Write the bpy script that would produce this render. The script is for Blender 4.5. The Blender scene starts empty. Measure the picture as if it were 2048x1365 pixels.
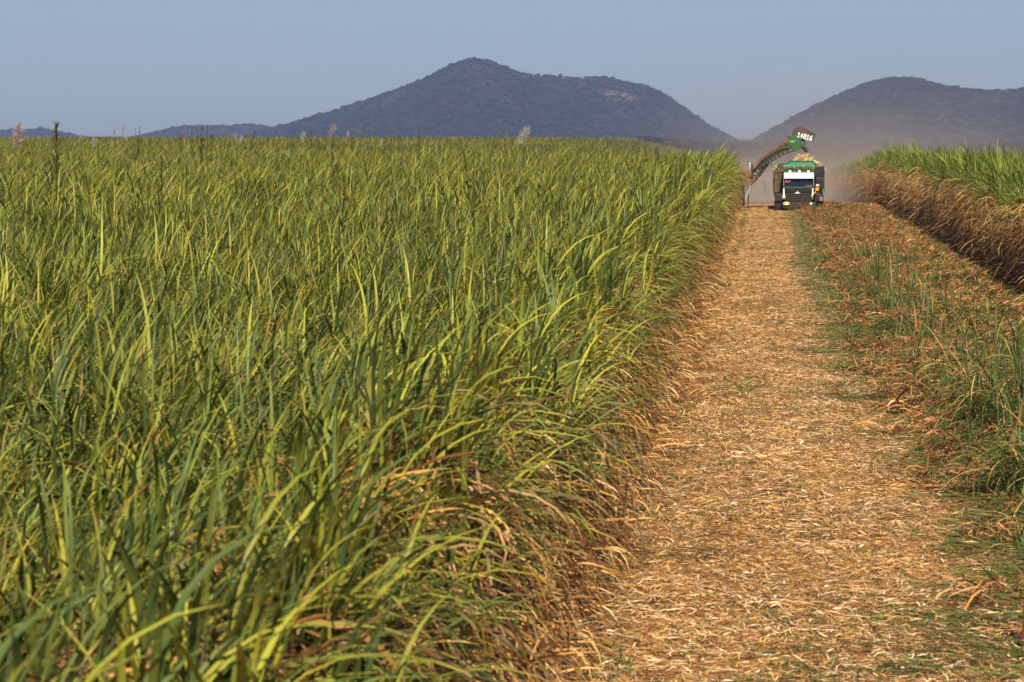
import bpy, math, random
import numpy as np
from mathutils import Vector, Matrix, Euler
R = math.radians
scene = bpy.context.scene
COL = scene.collection

# ------------------------------------------------------------------ camera
CAM_H = 4.5
FPX = 5700.0                      # focal length in pixels of the 2048 px wide photograph
PITCH = math.atan(412.0 / FPX)
YAW = math.atan(516.0 * math.cos(PITCH) / FPX)
cd = bpy.data.cameras.new('camera')
cd.sensor_width = 36.0
cd.lens = FPX / 2048.0 * 36.0
cd.clip_start = 0.3
cd.clip_end = 40000
cd.dof.use_dof = True
cd.dof.focus_distance = 62.0
cd.dof.aperture_fstop = 5.4
cam = bpy.data.objects.new('camera', cd)
COL.objects.link(cam)
cam.location = (0, 0, CAM_H)
cam.rotation_euler = (R(90) - PITCH, 0, YAW)
scene.camera = cam
CM = cam.rotation_euler.to_matrix()

def pix(px, py, d):
    """world point on the plane Y = d seen at photo pixel (px, py)"""
    v = CM @ Vector((px - 1024.0, 682.5 - py, -FPX))
    t = d / v.y
    return Vector((v.x * t, d, CAM_H + v.z * t))

# ------------------------------------------------------------------ world and sun
SUN_EL, SUN_AZ = 42.0, -8.0      # the sun stands behind the camera, a little to the right
world = bpy.data.worlds.new('World')
scene.world = world
world.use_nodes = True
nt = world.node_tree
nt.nodes.clear()
sky = nt.nodes.new('ShaderNodeTexSky')
sky.sky_type = 'NISHITA'
sky.sun_disc = False
sky.sun_elevation = R(SUN_EL)
sky.sun_rotation = R(180 + SUN_AZ)
sky.altitude = 300
sky.air_density = 1.0
sky.dust_density = 0.6
sky.ozone_density = 1.6
tint = nt.nodes.new('ShaderNodeMix')
tint.data_type = 'RGBA'
tint.blend_type = 'MULTIPLY'
tint.inputs[0].default_value = 1.0
tint.inputs[7].default_value = (0.67, 0.765, 0.95, 1)
bg = nt.nodes.new('ShaderNodeBackground')
bg.inputs['Strength'].default_value = 0.05
wo = nt.nodes.new('ShaderNodeOutputWorld')
nt.links.new(sky.outputs[0], tint.inputs[6])
nt.links.new(tint.outputs[2], bg.inputs['Color'])
nt.links.new(bg.outputs[0], wo.inputs['Surface'])

sd = bpy.data.lights.new('sun', 'SUN')
sd.energy = 5.0
sd.angle = R(0.5)
sd.color = (1.0, 0.885, 0.69)
sun = bpy.data.objects.new('sun', sd)
COL.objects.link(sun)
sun.rotation_euler = (R(90 - SUN_EL), 0, R(-SUN_AZ))
sun.location = (-20, -60, 80)

scene.view_settings.view_transform = 'Standard'
scene.view_settings.look = 'None'
scene.view_settings.exposure = 0.65
scene.view_settings.gamma = 1.0
scene.cycles.max_bounces = 5
scene.cycles.diffuse_bounces = 2
scene.cycles.transparent_max_bounces = 8
scene.cycles.volume_bounces = 0
scene.cycles.volume_step_rate = 4.0

# ------------------------------------------------------------------ helpers
rng = np.random.default_rng(7)
random.seed(7)

def tag(o, label=None, cat=None, group=None, kind=None):
    if label: o['label'] = label
    if cat: o['category'] = cat
    if group: o['group'] = group
    if kind: o['kind'] = kind
    return o

def mesh_np(name, V, F, mat=None, cols=None, smooth=False):
    V = np.asarray(V, dtype=np.float32); F = np.asarray(F, dtype=np.int32)
    me = bpy.data.meshes.new(name)
    me.vertices.add(len(V)); me.vertices.foreach_set('co', V.ravel())
    k = F.shape[1]
    me.loops.add(F.size); me.loops.foreach_set('vertex_index', F.ravel())
    me.polygons.add(len(F))
    me.polygons.foreach_set('loop_start', np.arange(0, F.size, k, dtype=np.int32))
    if smooth:
        me.polygons.foreach_set('use_smooth', np.ones(len(F), dtype=bool))
    me.update(calc_edges=True)
    if cols is not None:
        a = me.color_attributes.new('Col', 'FLOAT_COLOR', 'POINT')
        c = np.ones((len(V), 4), dtype=np.float32); c[:, :3] = cols
        a.data.foreach_set('color', c.ravel())
    if mat: me.materials.append(mat)
    return me

def link(name, me, parent=None, loc=None):
    o = bpy.data.objects.new(name, me)
    COL.objects.link(o)
    if parent: o.parent = parent
    if loc is not None: o.location = loc
    return o

def empty(name, loc, rz=0.0):
    o = bpy.data.objects.new(name, None)
    COL.objects.link(o)
    o.location = loc; o.rotation_euler = (0, 0, rz)
    o.empty_display_size = 0.3
    return o

def copy_tree(o, parent=None):
    c = o.copy(); COL.objects.link(c); c.parent = parent
    for ch in list(o.children): copy_tree(ch, c)
    return c

_lat = np.random.default_rng(99).random((256, 256))
def vnoise(x, y):
    x = np.asarray(x, dtype=float); y = np.asarray(y, dtype=float)
    xi = np.floor(x).astype(int); yi = np.floor(y).astype(int)
    fx = x - xi; fy = y - yi
    fx = fx * fx * (3 - 2 * fx); fy = fy * fy * (3 - 2 * fy)
    g = lambda a, b: _lat[a & 255, b & 255]
    return (g(xi, yi) * (1 - fx) + g(xi + 1, yi) * fx) * (1 - fy) + (g(xi, yi + 1) * (1 - fx) + g(xi + 1, yi + 1) * fx) * fy
def fbm(x, y, o=4):
    s = 0; a = 0.5; t = 0
    for k in range(o):
        s = s + a * vnoise(x * 2 ** k + 17 * k, y * 2 ** k + 31 * k); t += a; a *= 0.5
    return s / t
def sstep(a, b, x):
    t = np.clip((np.asarray(x, dtype=float) - a) / (b - a), 0, 1)
    return t * t * (3 - 2 * t)

# the lie of the land: level up to a crest at 175 m, then falling away to the right
def gz(x, y):
    x = np.asarray(x, dtype=float); y = np.asarray(y, dtype=float)
    yf = np.maximum(y - 600, 0)
    a_ = -34 - 0.05 * yf; b_ = -3 - 0.02 * yf
    q = np.clip((x - a_) / (b_ - a_), 0, 1); side = q * q * (3 - 2 * q)
    drop = -0.020 * np.clip(y - 178, 0, 330) * side
    rise = 0.35 * sstep(120, 500, y) * sstep(-10, -90, x)
    return drop + rise
# windrowed trash right of the haul path
def bank(x, y):
    x = np.asarray(x, dtype=float); y = np.asarray(y, dtype=float)
    m = sstep(2.0, 3.2, x) * (1 - sstep(5.6, 6.8, x)) * (1 - sstep(172, 185, y))
    return m * (0.05 + 0.22 * fbm(x * 0.9, y * 0.35, 3))

# ------------------------------------------------------------------ materials
def new_mat(name):
    m = bpy.data.materials.new(name); m.use_nodes = True
    return m, m.node_tree, m.node_tree.nodes['Principled BSDF']

def leaf_mat(name, rough=0.42, trans=0.35, var=0.25, spec=0.5):
    m = bpy.data.materials.new(name); m.use_nodes = True
    n = m.node_tree; n.nodes.clear()
    at = n.nodes.new('ShaderNodeAttribute'); at.attribute_name = 'Col'
    oi = n.nodes.new('ShaderNodeObjectInfo')
    hs = n.nodes.new('ShaderNodeHueSaturation')
    mr = n.nodes.new('ShaderNodeMapRange')
    mr.inputs['To Min'].default_value = 1 - var; mr.inputs['To Max'].default_value = 1 + var
    n.links.new(oi.outputs['Random'], mr.inputs['Value'])
    n.links.new(mr.outputs[0], hs.inputs['Value'])
    n.links.new(at.outputs['Color'], hs.inputs['Color'])
    pb = n.nodes.new('ShaderNodeBsdfPrincipled')
    pb.inputs['Roughness'].default_value = rough
    pb.inputs['Specular IOR Level'].default_value = spec
    n.links.new(hs.outputs[0], pb.inputs['Base Color'])
    tr = n.nodes.new('ShaderNodeBsdfTranslucent')
    n.links.new(hs.outputs[0], tr.inputs['Color'])
    mx = n.nodes.new('ShaderNodeMixShader'); mx.inputs[0].default_value = trans
    n.links.new(pb.outputs[0], mx.inputs[1]); n.links.new(tr.outputs[0], mx.inputs[2])
    out = n.nodes.new('ShaderNodeOutputMaterial')
    n.links.new(mx.outputs[0], out.inputs['Surface'])
    return m

M_LEAF = leaf_mat('cane_leaf', 0.5, 0.14, 0.34, 0.25)
M_STRAW = leaf_mat('dry_straw', 0.6, 0.10, 0.26, 0.3)
M_PLUME = leaf_mat('plume_hair', 0.8, 0.4, 0.05, 0.2)

def simple(name, col, rough=0.6, metal=0.0, dirt=None, dscale=6.0, damt=0.5, emit=None, estr=0.0, bump=0.0, d0=0.42):
    m, n, pb = new_mat(name)
    pb.inputs['Roughness'].default_value = rough
    pb.inputs['Metallic'].default_value = metal
    if dirt:
        tc = n.nodes.new('ShaderNodeTexCoord')
        no = n.nodes.new('ShaderNodeTexNoise'); no.inputs['Scale'].default_value = dscale
        no.inputs['Detail'].default_value = 8; no.inputs['Roughness'].default_value = 0.65
        n.links.new(tc.outputs['Object'], no.inputs['Vector'])
        mr = n.nodes.new('ShaderNodeMapRange')
        mr.inputs['From Min'].default_value = d0; mr.inputs['From Max'].default_value = d0 + 0.2
        mr.inputs['To Max'].default_value = damt
        n.links.new(no.outputs['Fac'], mr.inputs['Value'])
        mx = n.nodes.new('ShaderNodeMix'); mx.data_type = 'RGBA'
        mx.inputs[6].default_value = (*col, 1); mx.inputs[7].default_value = (*dirt, 1)
        n.links.new(mr.outputs[0], mx.inputs[0])
        n.links.new(mx.outputs[2], pb.inputs['Base Color'])
        if bump:
            bp = n.nodes.new('ShaderNodeBump'); bp.inputs['Strength'].default_value = bump
            n.links.new(no.outputs['Fac'], bp.inputs['Height']); n.links.new(bp.outputs[0], pb.inputs['Normal'])
    else:
        pb.inputs['Base Color'].default_value = (*col, 1)
    if emit:
        pb.inputs['Emission Color'].default_value = (*emit, 1)
        pb.inputs['Emission Strength'].default_value = estr
    return m

def ground_mat(name, stops, scale, stretch=(1, 1, 1), bump=0.6, fine=60.0):
    m, n, pb = new_mat(name)
    pb.inputs['Roughness'].default_value = 0.95
    pb.inputs['Specular IOR Level'].default_value = 0.1
    tc = n.nodes.new('ShaderNodeTexCoord')
    mp = n.nodes.new('ShaderNodeMapping'); mp.inputs['Scale'].default_value = stretch
    n.links.new(tc.outputs['Object'], mp.inputs['Vector'])
    a = n.nodes.new('ShaderNodeTexNoise'); a.inputs['Scale'].default_value = scale; a.inputs['Detail'].default_value = 10
    a.inputs['Roughness'].default_value = 0.7
    b = n.nodes.new('ShaderNodeTexNoise'); b.inputs['Scale'].default_value = fine; b.inputs['Detail'].default_value = 4
    for t in (a, b): n.links.new(mp.outputs[0], t.inputs['Vector'])
    ad = n.nodes.new('ShaderNodeMath'); ad.operation = 'ADD'
    n.links.new(a.outputs['Fac'], ad.inputs[0])
    mu = n.nodes.new('ShaderNodeMath'); mu.operation = 'MULTIPLY'; mu.inputs[1].default_value = 0.8
    n.links.new(b.outputs['Fac'], mu.inputs[0]); n.links.new(mu.outputs[0], ad.inputs[1])
    cr = n.nodes.new('ShaderNodeValToRGB')
    el = cr.color_ramp.elements
    while len(el) < len(stops): el.new(0.5)
    for e, (p, c) in zip(el, stops): e.position = p; e.color = (*c, 1)
    dv = n.nodes.new('ShaderNodeMath'); dv.operation = 'DIVIDE'; dv.inputs[1].default_value = 1.8
    n.links.new(ad.outputs[0], dv.inputs[0]); n.links.new(dv.outputs[0], cr.inputs['Fac'])
    n.links.new(cr.outputs[0], pb.inputs['Base Color'])
    bp = n.nodes.new('ShaderNodeBump'); bp.inputs['Strength'].default_value = bump; bp.inputs['Distance'].default_value = 0.05
    n.links.new(ad.outputs[0], bp.inputs['Height']); n.links.new(bp.outputs[0], pb.inputs['Normal'])
    return m

M_SOIL = ground_mat('field_soil', [(0.35, (0.10, 0.055, 0.03)), (0.5, (0.20, 0.11, 0.055)), (0.65, (0.30, 0.18, 0.09))], 1.5)
M_PATH = ground_mat('path_straw', [(0.38, (0.09, 0.04, 0.016)), (0.5, (0.38, 0.19, 0.07)), (0.62, (0.60, 0.34, 0.13))], 3.0, (1.0, 1, 1), 0.8, 45.0)

# ------------------------------------------------------------------ blades
YG = [(0.225, 0.225, 0.028), (0.185, 0.20, 0.026), (0.13, 0.155, 0.024), (0.265, 0.25, 0.034), (0.07, 0.105, 0.024), (0.235, 0.225, 0.028), (0.10, 0.12, 0.020), (0.038, 0.052, 0.011), (0.13, 0.165, 0.045), (0.055, 0.08, 0.018)]
DG = [(0.075, 0.12, 0.025), (0.05, 0.09, 0.02), (0.11, 0.145, 0.03), (0.06, 0.11, 0.032)]
DRY = [(0.30, 0.145, 0.055), (0.20, 0.085, 0.030), (0.42, 0.25, 0.115), (0.36, 0.19, 0.08), (0.13, 0.06, 0.025), (0.50, 0.34, 0.18)]
YEL = [(0.42, 0.25, 0.03), (0.34, 0.24, 0.04), (0.46, 0.20, 0.03)]

def pick(r, pal, n, jit=0.12):
    p = np.array(pal)[r.integers(0, len(pal), n)]
    return p * (1 + r.normal(0, jit, (n, 1)))

def blades(r, base, az, el, L, droop, W, col, tip=None, seg=6, across=3, pw=1.6, side=0.0, twist=0.0, fold=0.25):
    """n arching leaf blades as quad strips; returns V, F, C"""
    n = len(base)
    t = np.linspace(0, 1, seg + 1)
    e = el[:, None] - droop[:, None] * t[None, :] ** pw
    a = az[:, None] + side * t[None, :] * r.normal(0, 1, (n, 1))
    ds = L[:, None] / seg
    dx = np.cos(e) * np.cos(a); dy = np.cos(e) * np.sin(a); dz = np.sin(e)
    D = np.stack([dx, dy, dz], -1)
    P = np.zeros((n, seg + 1, 3)); P[:, 0] = base
    for k in range(seg):
        P[:, k + 1] = P[:, k] + 0.5 * (D[:, k] + D[:, k + 1]) * ds[:, :1]
    S = np.stack([-np.sin(a), np.cos(a), np.zeros_like(a)], -1)
    N = np.cross(D, S)
    tw = (r.normal(0, 1, (n, 1)) * twist) * (0.3 + t[None, :])
    B = S * np.cos(tw)[..., None] + N * np.sin(tw)[..., None]
    N2 = np.cross(D, B)
    w = W[:, None] * np.minimum(1, 0.45 + t * 4)[None, :] * (1 - t[None, :] ** 2.6 * 0.97) * 0.5
    B = B * w[..., None]
    if across == 3:
        up = -N2 * (w * fold)[..., None]
        V = np.stack([P - B - up, P, P + B - up], 2)
    else:
        V = np.stack([P - B, P + B], 2)
    m = across
    V = V.reshape(-1, 3)
    idx = np.arange(n * (seg + 1) * m).reshape(n, seg + 1, m)
    F = np.stack([idx[:, :-1, :-1], idx[:, :-1, 1:], idx[:, 1:, 1:], idx[:, 1:, :-1]], -1).reshape(-1, 4)
    c = np.repeat(col[:, None, :], seg + 1, 1)
    if tip is not None:
        f = np.clip((t - 0.62) / 0.38, 0, 1)[None, :, None]
        c = c * (1 - f) + tip[:, None, :] * f
    c = np.repeat(c[:, :, None, :], m, 2)
    if across == 3: c[:, :, 1, :] *= 1.25          # pale midrib
    return V, F, c.reshape(-1, 3)

def rods(base, top, rad, col, k=4):
    """n thin prisms from base to top"""
    n = len(base)
    d = top - base; d = d / np.linalg.norm(d, axis=1, keepdims=True)
    ref = np.where(np.abs(d[:, 2:3]) > 0.9, np.array([[1.0, 0, 0]]), np.array([[0, 0, 1.0]]))
    u = np.cross(d, ref); u /= np.linalg.norm(u, axis=1, keepdims=True)
    v = np.cross(d, u)
    ang = np.arange(k) * 2 * np.pi / k
    ring = (u[:, None] * np.cos(ang)[None, :, None] + v[:, None] * np.sin(ang)[None, :, None]) * rad[:, None, None]
    V = np.concatenate([base[:, None] + ring, top[:, None] + ring], 1).reshape(-1, 3)
    idx = np.arange(n * 2 * k).reshape(n, 2, k)
    j = np.roll(np.arange(k), -1)
    F = np.stack([idx[:, 0, :], idx[:, 0][:, j], idx[:, 1][:, j], idx[:, 1, :]], -1).reshape(-1, 4)
    C = np.repeat(col[:, None], 2 * k, 1).reshape(-1, 3)
    return V, F, C

class Acc:
    def __init__(s): s.V = []; s.F = []; s.C = []; s.n = 0
    def add(s, vfc):
        V, F, C = vfc
        s.V.append(V); s.F.append(F + s.n); s.C.append(C); s.n += len(V)
    def mesh(s, name, mat, smooth=False):
        return mesh_np(name, np.concatenate(s.V), np.concatenate(s.F), mat, np.concatenate(s.C), smooth)

def cane_clump(seed, shoots=5, rad=0.42, hs=2.45, nleaf=9, seg=6, across=3, lean=0.0, leandir=0.0, az0=0.0, azs=1.25,
               dry=0, stem=True, dryspread=0.8, dryz=(0.2, 2.1), droopk=1.0, wide=1.0, green=YG, lowgreen=0, reach=1.0):
    r = np.random.default_rng(seed)
    A = Acc()
    for s in range(shoots):
        q = r.random() ** 0.5 * rad; th = r.random() * 6.283
        b = np.array([q * math.cos(th), q * math.sin(th), 0.0])
        h = hs + r.normal(0, 0.20)
        ln = lean * (0.7 + 0.6 * r.random())
        d = np.array([math.sin(ln) * math.cos(leandir), math.sin(ln) * math.sin(leandir), math.cos(ln)])
        d += np.array([r.normal(0, 0.05), r.normal(0, 0.05), 0])
        top = b + d * h
        if stem:
            A.add(rods(b[None], top[None], np.array([0.016]), np.array([[0.20, 0.19, 0.06]]) if r.random() < .6 else np.array([[0.30, 0.20, 0.11]])))
        n = nleaf
        f = np.linspace(0, 1, n) + r.normal(0, 0.03, n)
        bz = b[None] + d[None] * (h - 0.75 + 0.80 * f)[:, None]
        az = az0 + r.normal(0, azs, n)
        el = np.radians(48 + 38 * f + r.normal(0, 7, n))
        L = (1.25 - 0.35 * f) * (1 + r.normal(0, 0.15, n)) * reach
        dr = np.radians((125 - 72 * f) * (1 + r.normal(0, 0.42, n))) * droopk
        W = (0.024 + r.random(n) * 0.016) * wide
        col = pick(r, green, n)
        tip = np.where(r.random((n, 1)) < 0.22, pick(r, YEL + DRY, n), col * 1.12)
        A.add(blades(r, bz, az, el, L, dr, W, col, tip, seg, across, 1.7, 0.25, 0.35))
        if lowgreen:
            n = lowgreen
            f = r.random(n)
            bz = b[None] + d[None] * (h * (0.45 + 0.35 * f))[:, None]
            az = az0 + r.normal(0, 0.9, n)
            col = pick(r, green + YEL[:2], n)
            tip = np.where(r.random((n, 1)) < 0.6, pick(r, YEL + DRY, n), col)
            A.add(blades(r, bz, az, np.radians(r.uniform(20, 60, n)), r.uniform(0.8, 1.25, n), np.radians(r.uniform(70, 130, n)),
                         r.uniform(0.022, 0.04, n) * wide, col, tip, seg, across, 1.4, 0.3, 0.4))
        if dry:
            n = dry
            bz = b[None] + d[None] * r.uniform(dryz[0], dryz[1], n)[:, None] + r.normal(0, 0.05, (n, 3)) * [1, 1, 0]
            az = az0 + r.normal(0, 1.0, n)
            col = pick(r, DRY, n, 0.2)
            tip = col * r.uniform(0.7, 1.2, (n, 1))
            A.add(blades(r, bz, az, np.radians(r.uniform(-50, 50, n)), r.uniform(0.35, 0.95, n) * dryspread, np.radians(r.uniform(40, 120, n)),
                         r.uniform(0.010, 0.030, n), col, tip, max(3, seg - 2), 2, 1.0, 0.5, 0.8))
    return A.mesh('cane_clump', M_LEAF, True)

def proto_coll(name, meshes):
    c = bpy.data.collections.new(name)           # never linked to the scene: only a source of mesh data
    for i, me in enumerate(meshes):
        c.objects.link(bpy.data.objects.new('%s_%02d' % (name, i), me))
    return c

def scatter(name, coll, P, rot, scl, idx, label, cat, kind='stuff', parent=None):
    P = np.asarray(P, dtype=np.float32)
    me = bpy.data.meshes.new(name)
    me.vertices.add(len(P)); me.vertices.foreach_set('co', P.ravel())
    a = me.attributes.new('rot', 'FLOAT_VECTOR', 'POINT'); a.data.foreach_set('vector', np.asarray(rot, dtype=np.float32).ravel())
    a = me.attributes.new('scl', 'FLOAT_VECTOR', 'POINT'); a.data.foreach_set('vector', np.asarray(scl, dtype=np.float32).ravel())
    a = me.attributes.new('idx', 'INT', 'POINT'); a.data.foreach_set('value', np.asarray(idx, dtype=np.int32))
    o = link(name, me, parent)
    ng = bpy.data.node_groups.new(name, 'GeometryNodeTree')
    ng.interface.new_socket('Geometry', in_out='INPUT', socket_type='NodeSocketGeometry')
    ng.interface.new_socket('Geometry', in_out='OUTPUT', socket_type='NodeSocketGeometry')
    gi = ng.nodes.new('NodeGroupInput'); go = ng.nodes.new('NodeGroupOutput')
    ip = ng.nodes.new('GeometryNodeInstanceOnPoints')
    ci = ng.nodes.new('GeometryNodeCollectionInfo')
    ci.inputs['Collection'].default_value = coll
    ci.inputs['Separate Children'].default_value = True
    ci.inputs['Reset Children'].default_value = True
    def attr(nm, ty):
        n = ng.nodes.new('GeometryNodeInputNamedAttribute'); n.data_type = ty; n.inputs['Name'].default_value = nm
        return [s for s in n.outputs if s.enabled and s.name == 'Attribute'][0]
    ng.links.new(gi.outputs[0], ip.inputs['Points'])
    ng.links.new(ci.outputs[0], ip.inputs['Instance'])
    ip.inputs['Pick Instance'].default_value = True
    ng.links.new(attr('idx', 'INT'), ip.inputs['Instance Index'])
    e2r = ng.nodes.new('FunctionNodeEulerToRotation')
    ng.links.new(attr('rot', 'FLOAT_VECTOR'), e2r.inputs[0])
    ng.links.new(e2r.outputs[0], ip.inputs['Rotation'])
    ng.links.new(attr('scl', 'FLOAT_VECTOR'), ip.inputs['Scale'])
    ng.links.new(ip.outputs[0], go.inputs[0])
    md = o.modifiers.new('scatter', 'NODES'); md.node_group = ng
    return tag(o, label, cat, kind=kind)

def in_view(x, y, m=3.0):
    """inside the picture's wedge with a margin for a step to the side"""
    a = np.arctan2(x, y)
    lo = math.atan2(-1540, FPX) * 1.02; hi = math.atan2(508, FPX) * 1.05
    return (x > y * math.tan(lo - 0.02) - m) & (x < y * math.tan(hi + 0.02) + m)

# ------------------------------------------------------------------ ground
def axis(parts):
    o = []
    for a, b, s in parts: o += list(np.arange(a, b, s))
    o.append(parts[-1][1]); return np.array(o)
gx = axis([(-6000, -1000, 500), (-1000, -100, 60), (-100, -40, 6), (-40, -2, 1.0), (-2, 9, 0.25), (9, 40, 2), (40, 100, 6), (100, 1000, 60), (1000, 6000, 500)])
gy = axis([(-300, 0, 30), (0, 20, 2), (20, 190, 1.0), (190, 560, 8), (560, 1200, 40), (1200, 9000, 400)])
X, Y = np.meshgrid(gx, gy)
Z = gz(X, Y) + bank(X, Y) + 0.02 * (fbm(X * 1.3, Y * 1.3, 3) - 0.5)
idx = np.arange(X.size).reshape(X.shape)
F = np.stack([idx[:-1, :-1], idx[:-1, 1:], idx[1:, 1:], idx[1:, :-1]], -1).reshape(-1, 4)
g = link('ground', mesh_np('ground', np.stack([X, Y, Z], -1).reshape(-1, 3), F, M_SOIL, smooth=True))
tag(g, 'brown field soil under the cane and trash', 'ground', kind='structure')
px_ = np.linspace(-2.2, 2.6, 40); py_ = axis([(4, 190, 0.5), (190, 230, 2)])
X, Y = np.meshgrid(px_, py_)
Xw = X + 0.22 * (fbm(Y * 0.21 + 4, Y * 0 + 2, 3) - 0.5) * sstep(0.5, 2.6, X)
ruts = -0.035 * (np.exp(-((Xw + 0.75) / 0.28) ** 2) + np.exp(-((Xw - 1.35) / 0.28) ** 2))
Z = gz(Xw, Y) + 0.045 + ruts + 0.03 * (fbm(Xw * 2, Y * 0.8, 3) - 0.5)
idx = np.arange(X.size).reshape(X.shape)
F = np.stack([idx[:-1, :-1], idx[:-1, 1:], idx[1:, 1:], idx[1:, :-1]], -1).reshape(-1, 4)
g = link('path', mesh_np('path', np.stack([Xw, Y, Z], -1).reshape(-1, 3), F, M_PATH, smooth=True))
tag(g, 'straw-covered haul path between the two cane blocks', 'path', kind='structure')

# ------------------------------------------------------------------ sugar cane
near = [cane_clump(100 + i, shoots=7, nleaf=12, wide=.80, az0=-0.1, azs=1.3, dry=3, droopk=0.85 + 0.1 * (i % 4)) for i in range(10)]
mid = [cane_clump(150 + i, shoots=7, rad=0.5, nleaf=10, seg=5, across=2, az0=-0.1, azs=1.5, stem=False, droopk=0.8 + 0.1 * (i % 4)) for i in range(7)]
far = [cane_clump(200 + i, shoots=16, rad=1.3, nleaf=7, seg=3, across=2, az0=-0.1, azs=1.2, stem=False, wide=1.8) for i in range(5)]
edgeL = [cane_clump(300 + i, shoots=4, rad=0.28, hs=2.70, nleaf=11, lean=0.04 + 0.05 * (i % 3), leandir=0.0, az0=-0.15, azs=1.1, dry=16, dryz=(1.0, 2.7), lowgreen=1 + i % 3, droopk=1.05, reach=1.0) for i in range(8)]
RG = [(0.145, 0.19, 0.026), (0.18, 0.215, 0.03), (0.09, 0.135, 0.022), (0.055, 0.09, 0.018)]
edgeR = [cane_clump(350 + i, shoots=4, rad=0.28, hs=2.75, nleaf=10, lean=0.03, leandir=math.pi, az0=math.pi, azs=1.1, dry=24, dryz=(0.9, 2.5),
                    dryspread=1.0, droopk=0.85, reach=0.9, wide=.85, green=RG) for i in range(8)]
darkg = [cane_clump(400 + i, shoots=7, rad=0.45, nleaf=11, seg=5, az0=math.pi, azs=1.4, dry=2, wide=.85, droopk=1.1, green=RG) for i in range(6)]
BROWN = [(0.46, 0.235, 0.075), (0.34, 0.155, 0.046), (0.54, 0.33, 0.13), (0.24, 0.10, 0.032), (0.42, 0.21, 0.06), (0.09, 0.04, 0.016), (0.58, 0.40, 0.17)]
def dry_clump(seed, n, az0, top, slope, L=(0.35, 0.95)):
    """hanging dead leaves and leaning bare stalks at the face of the crop"""
    r = np.random.default_rng(seed); A = Acc()
    z = r.random(n) ** 0.8 * top
    b = np.stack([-math.cos(az0) * (slope * z) + r.normal(0, .10, n), r.normal(0, .24, n), z + .05], -1)
    c = pick(r, BROWN, n, .2)
    A.add(blades(r, b, az0 + r.normal(0, .9, n), np.radians(r.uniform(-55, 45, n)), r.uniform(*L, n), np.radians(r.uniform(30, 110, n)), r.uniform(.010, .030, n), c, c * r.uniform(.6, 1.1, (n, 1)), 5, 2, 1.0, .5, .8))
    m = 5
    b = np.stack([r.normal(0, .12, m), r.normal(0, .25, m), np.zeros(m)], -1)
    t_ = b + np.stack([-math.cos(az0) * slope * top + r.normal(0, .15, m), r.normal(0, .15, m), np.full(m, top * .95)], -1)
    A.add(rods(b, t_, np.full(m, .015), pick(r, [(.3, .2, .1), (.2, .16, .07)], m, .1)))
    return A.mesh('dry_leaves', M_LEAF)
dryL = [dry_clump(420 + i, 200, 0.0, 2.30, 0.30, (.3, .8)) for i in range(5)]
def arch_clump(seed, n=15):
    r = np.random.default_rng(seed); A = Acc()
    b = np.stack([r.normal(-.1, .15, n), r.uniform(-.3, .3, n), r.uniform(1.5, 2.6, n)], -1)
    c = pick(r, YG, n, .15)
    tip = np.where(r.random((n, 1)) < 0.45, pick(r, YEL + DRY[:3], n), c * 1.1)
    A.add(blades(r, b, r.normal(0, .55, n), np.radians(r.uniform(15, 62, n)), r.uniform(.8, 1.35, n), np.radians(r.uniform(60, 115, n)), r.uniform(.022, .042, n), c, tip, 7, 3, 1.5, .3, .35))
    A.add(rods(np.array([[-.1, 0, 0.0], [-.2, .15, 0]]), np.array([[.0, .03, 2.4], [-.1, .1, 2.3]]), np.array([.015, .014]), np.array([[.20, .17, .06], [.28, .18, .09]])))
    return A.mesh('arching_leaves', M_LEAF, True)
archL = [arch_clump(440 + i) for i in range(6)]
dryR = [dry_clump(430 + i, 230, math.pi, 2.45, 0.02, (.4, 1.0)) for i in range(5)]
C_ALL = proto_coll('cane_clump', near + mid + far + edgeL + edgeR + darkg + dryL + dryR + archL)
I_NEAR, I_MID, I_FAR, I_EL, I_ER, I_DK, I_DL, I_DR, I_AR = 0, 10, 17, 22, 30, 38, 44, 49, 54

def place(name, label, sets, cleared=None):
    Ps, Rs, Ss, Is = [], [], [], []
    for (x, y, z, rz, tilt, s, i) in sets:
        Ps.append(np.stack([x, y, z], -1)); Rs.append(np.stack([tilt, tilt * 0.6, rz], -1)); Ss.append(s); Is.append(i)
    P = np.concatenate(Ps); Rr = np.concatenate(Rs); S = np.concatenate(Ss); I = np.concatenate(Is)
    return scatter(name, C_ALL, P, Rr, S, I, label, 'sugar cane')

def band(x0, x1, y0, y1, sp, base, nvar, smin=0.9, smax=1.1, rzs=0.5, wide=1.0, keep=None, hfun=None, edge=0.0):
    xs = np.arange(x0, x1, sp); ys = np.arange(y0, y1, sp)
    X, Y = np.meshgrid(xs, ys); X = X.ravel(); Y = Y.ravel()
    X = X + rng.uniform(-.5, .5, len(X)) * sp; Y = Y + rng.uniform(-.5, .5, len(Y)) * sp
    k = in_view(X, Y) & (X > x0 - 0.2) & (X < x1 + 0.2)
    if keep is not None: k &= keep(X, Y)
    X, Y = X[k], Y[k]; n = len(X)
    s = rng.uniform(smin, smax, n)
    hz = s * (0.95 + 0.17 * (fbm(X * 0.22, Y * 0.22, 3) - 0.5) * 2 + rng.normal(0, 0.025, n) * sstep(6, 25, Y))
    hz = np.where(Y < 16, np.minimum(hz, 0.99), hz)
    if edge: X = X + edge * (fbm(Y * 0.16 + 3, Y * 0 + edge * 9, 3) - 0.5) * 2
    if hfun is not None: hz = hz * hfun(X, Y)
    return (X, Y, gz(X, Y) - 0.02, rng.normal(0, rzs, n), rng.normal(0, 0.05, n), np.stack([s * wide, s * wide, hz], -1), base + rng.integers(0, nvar, n))

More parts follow.
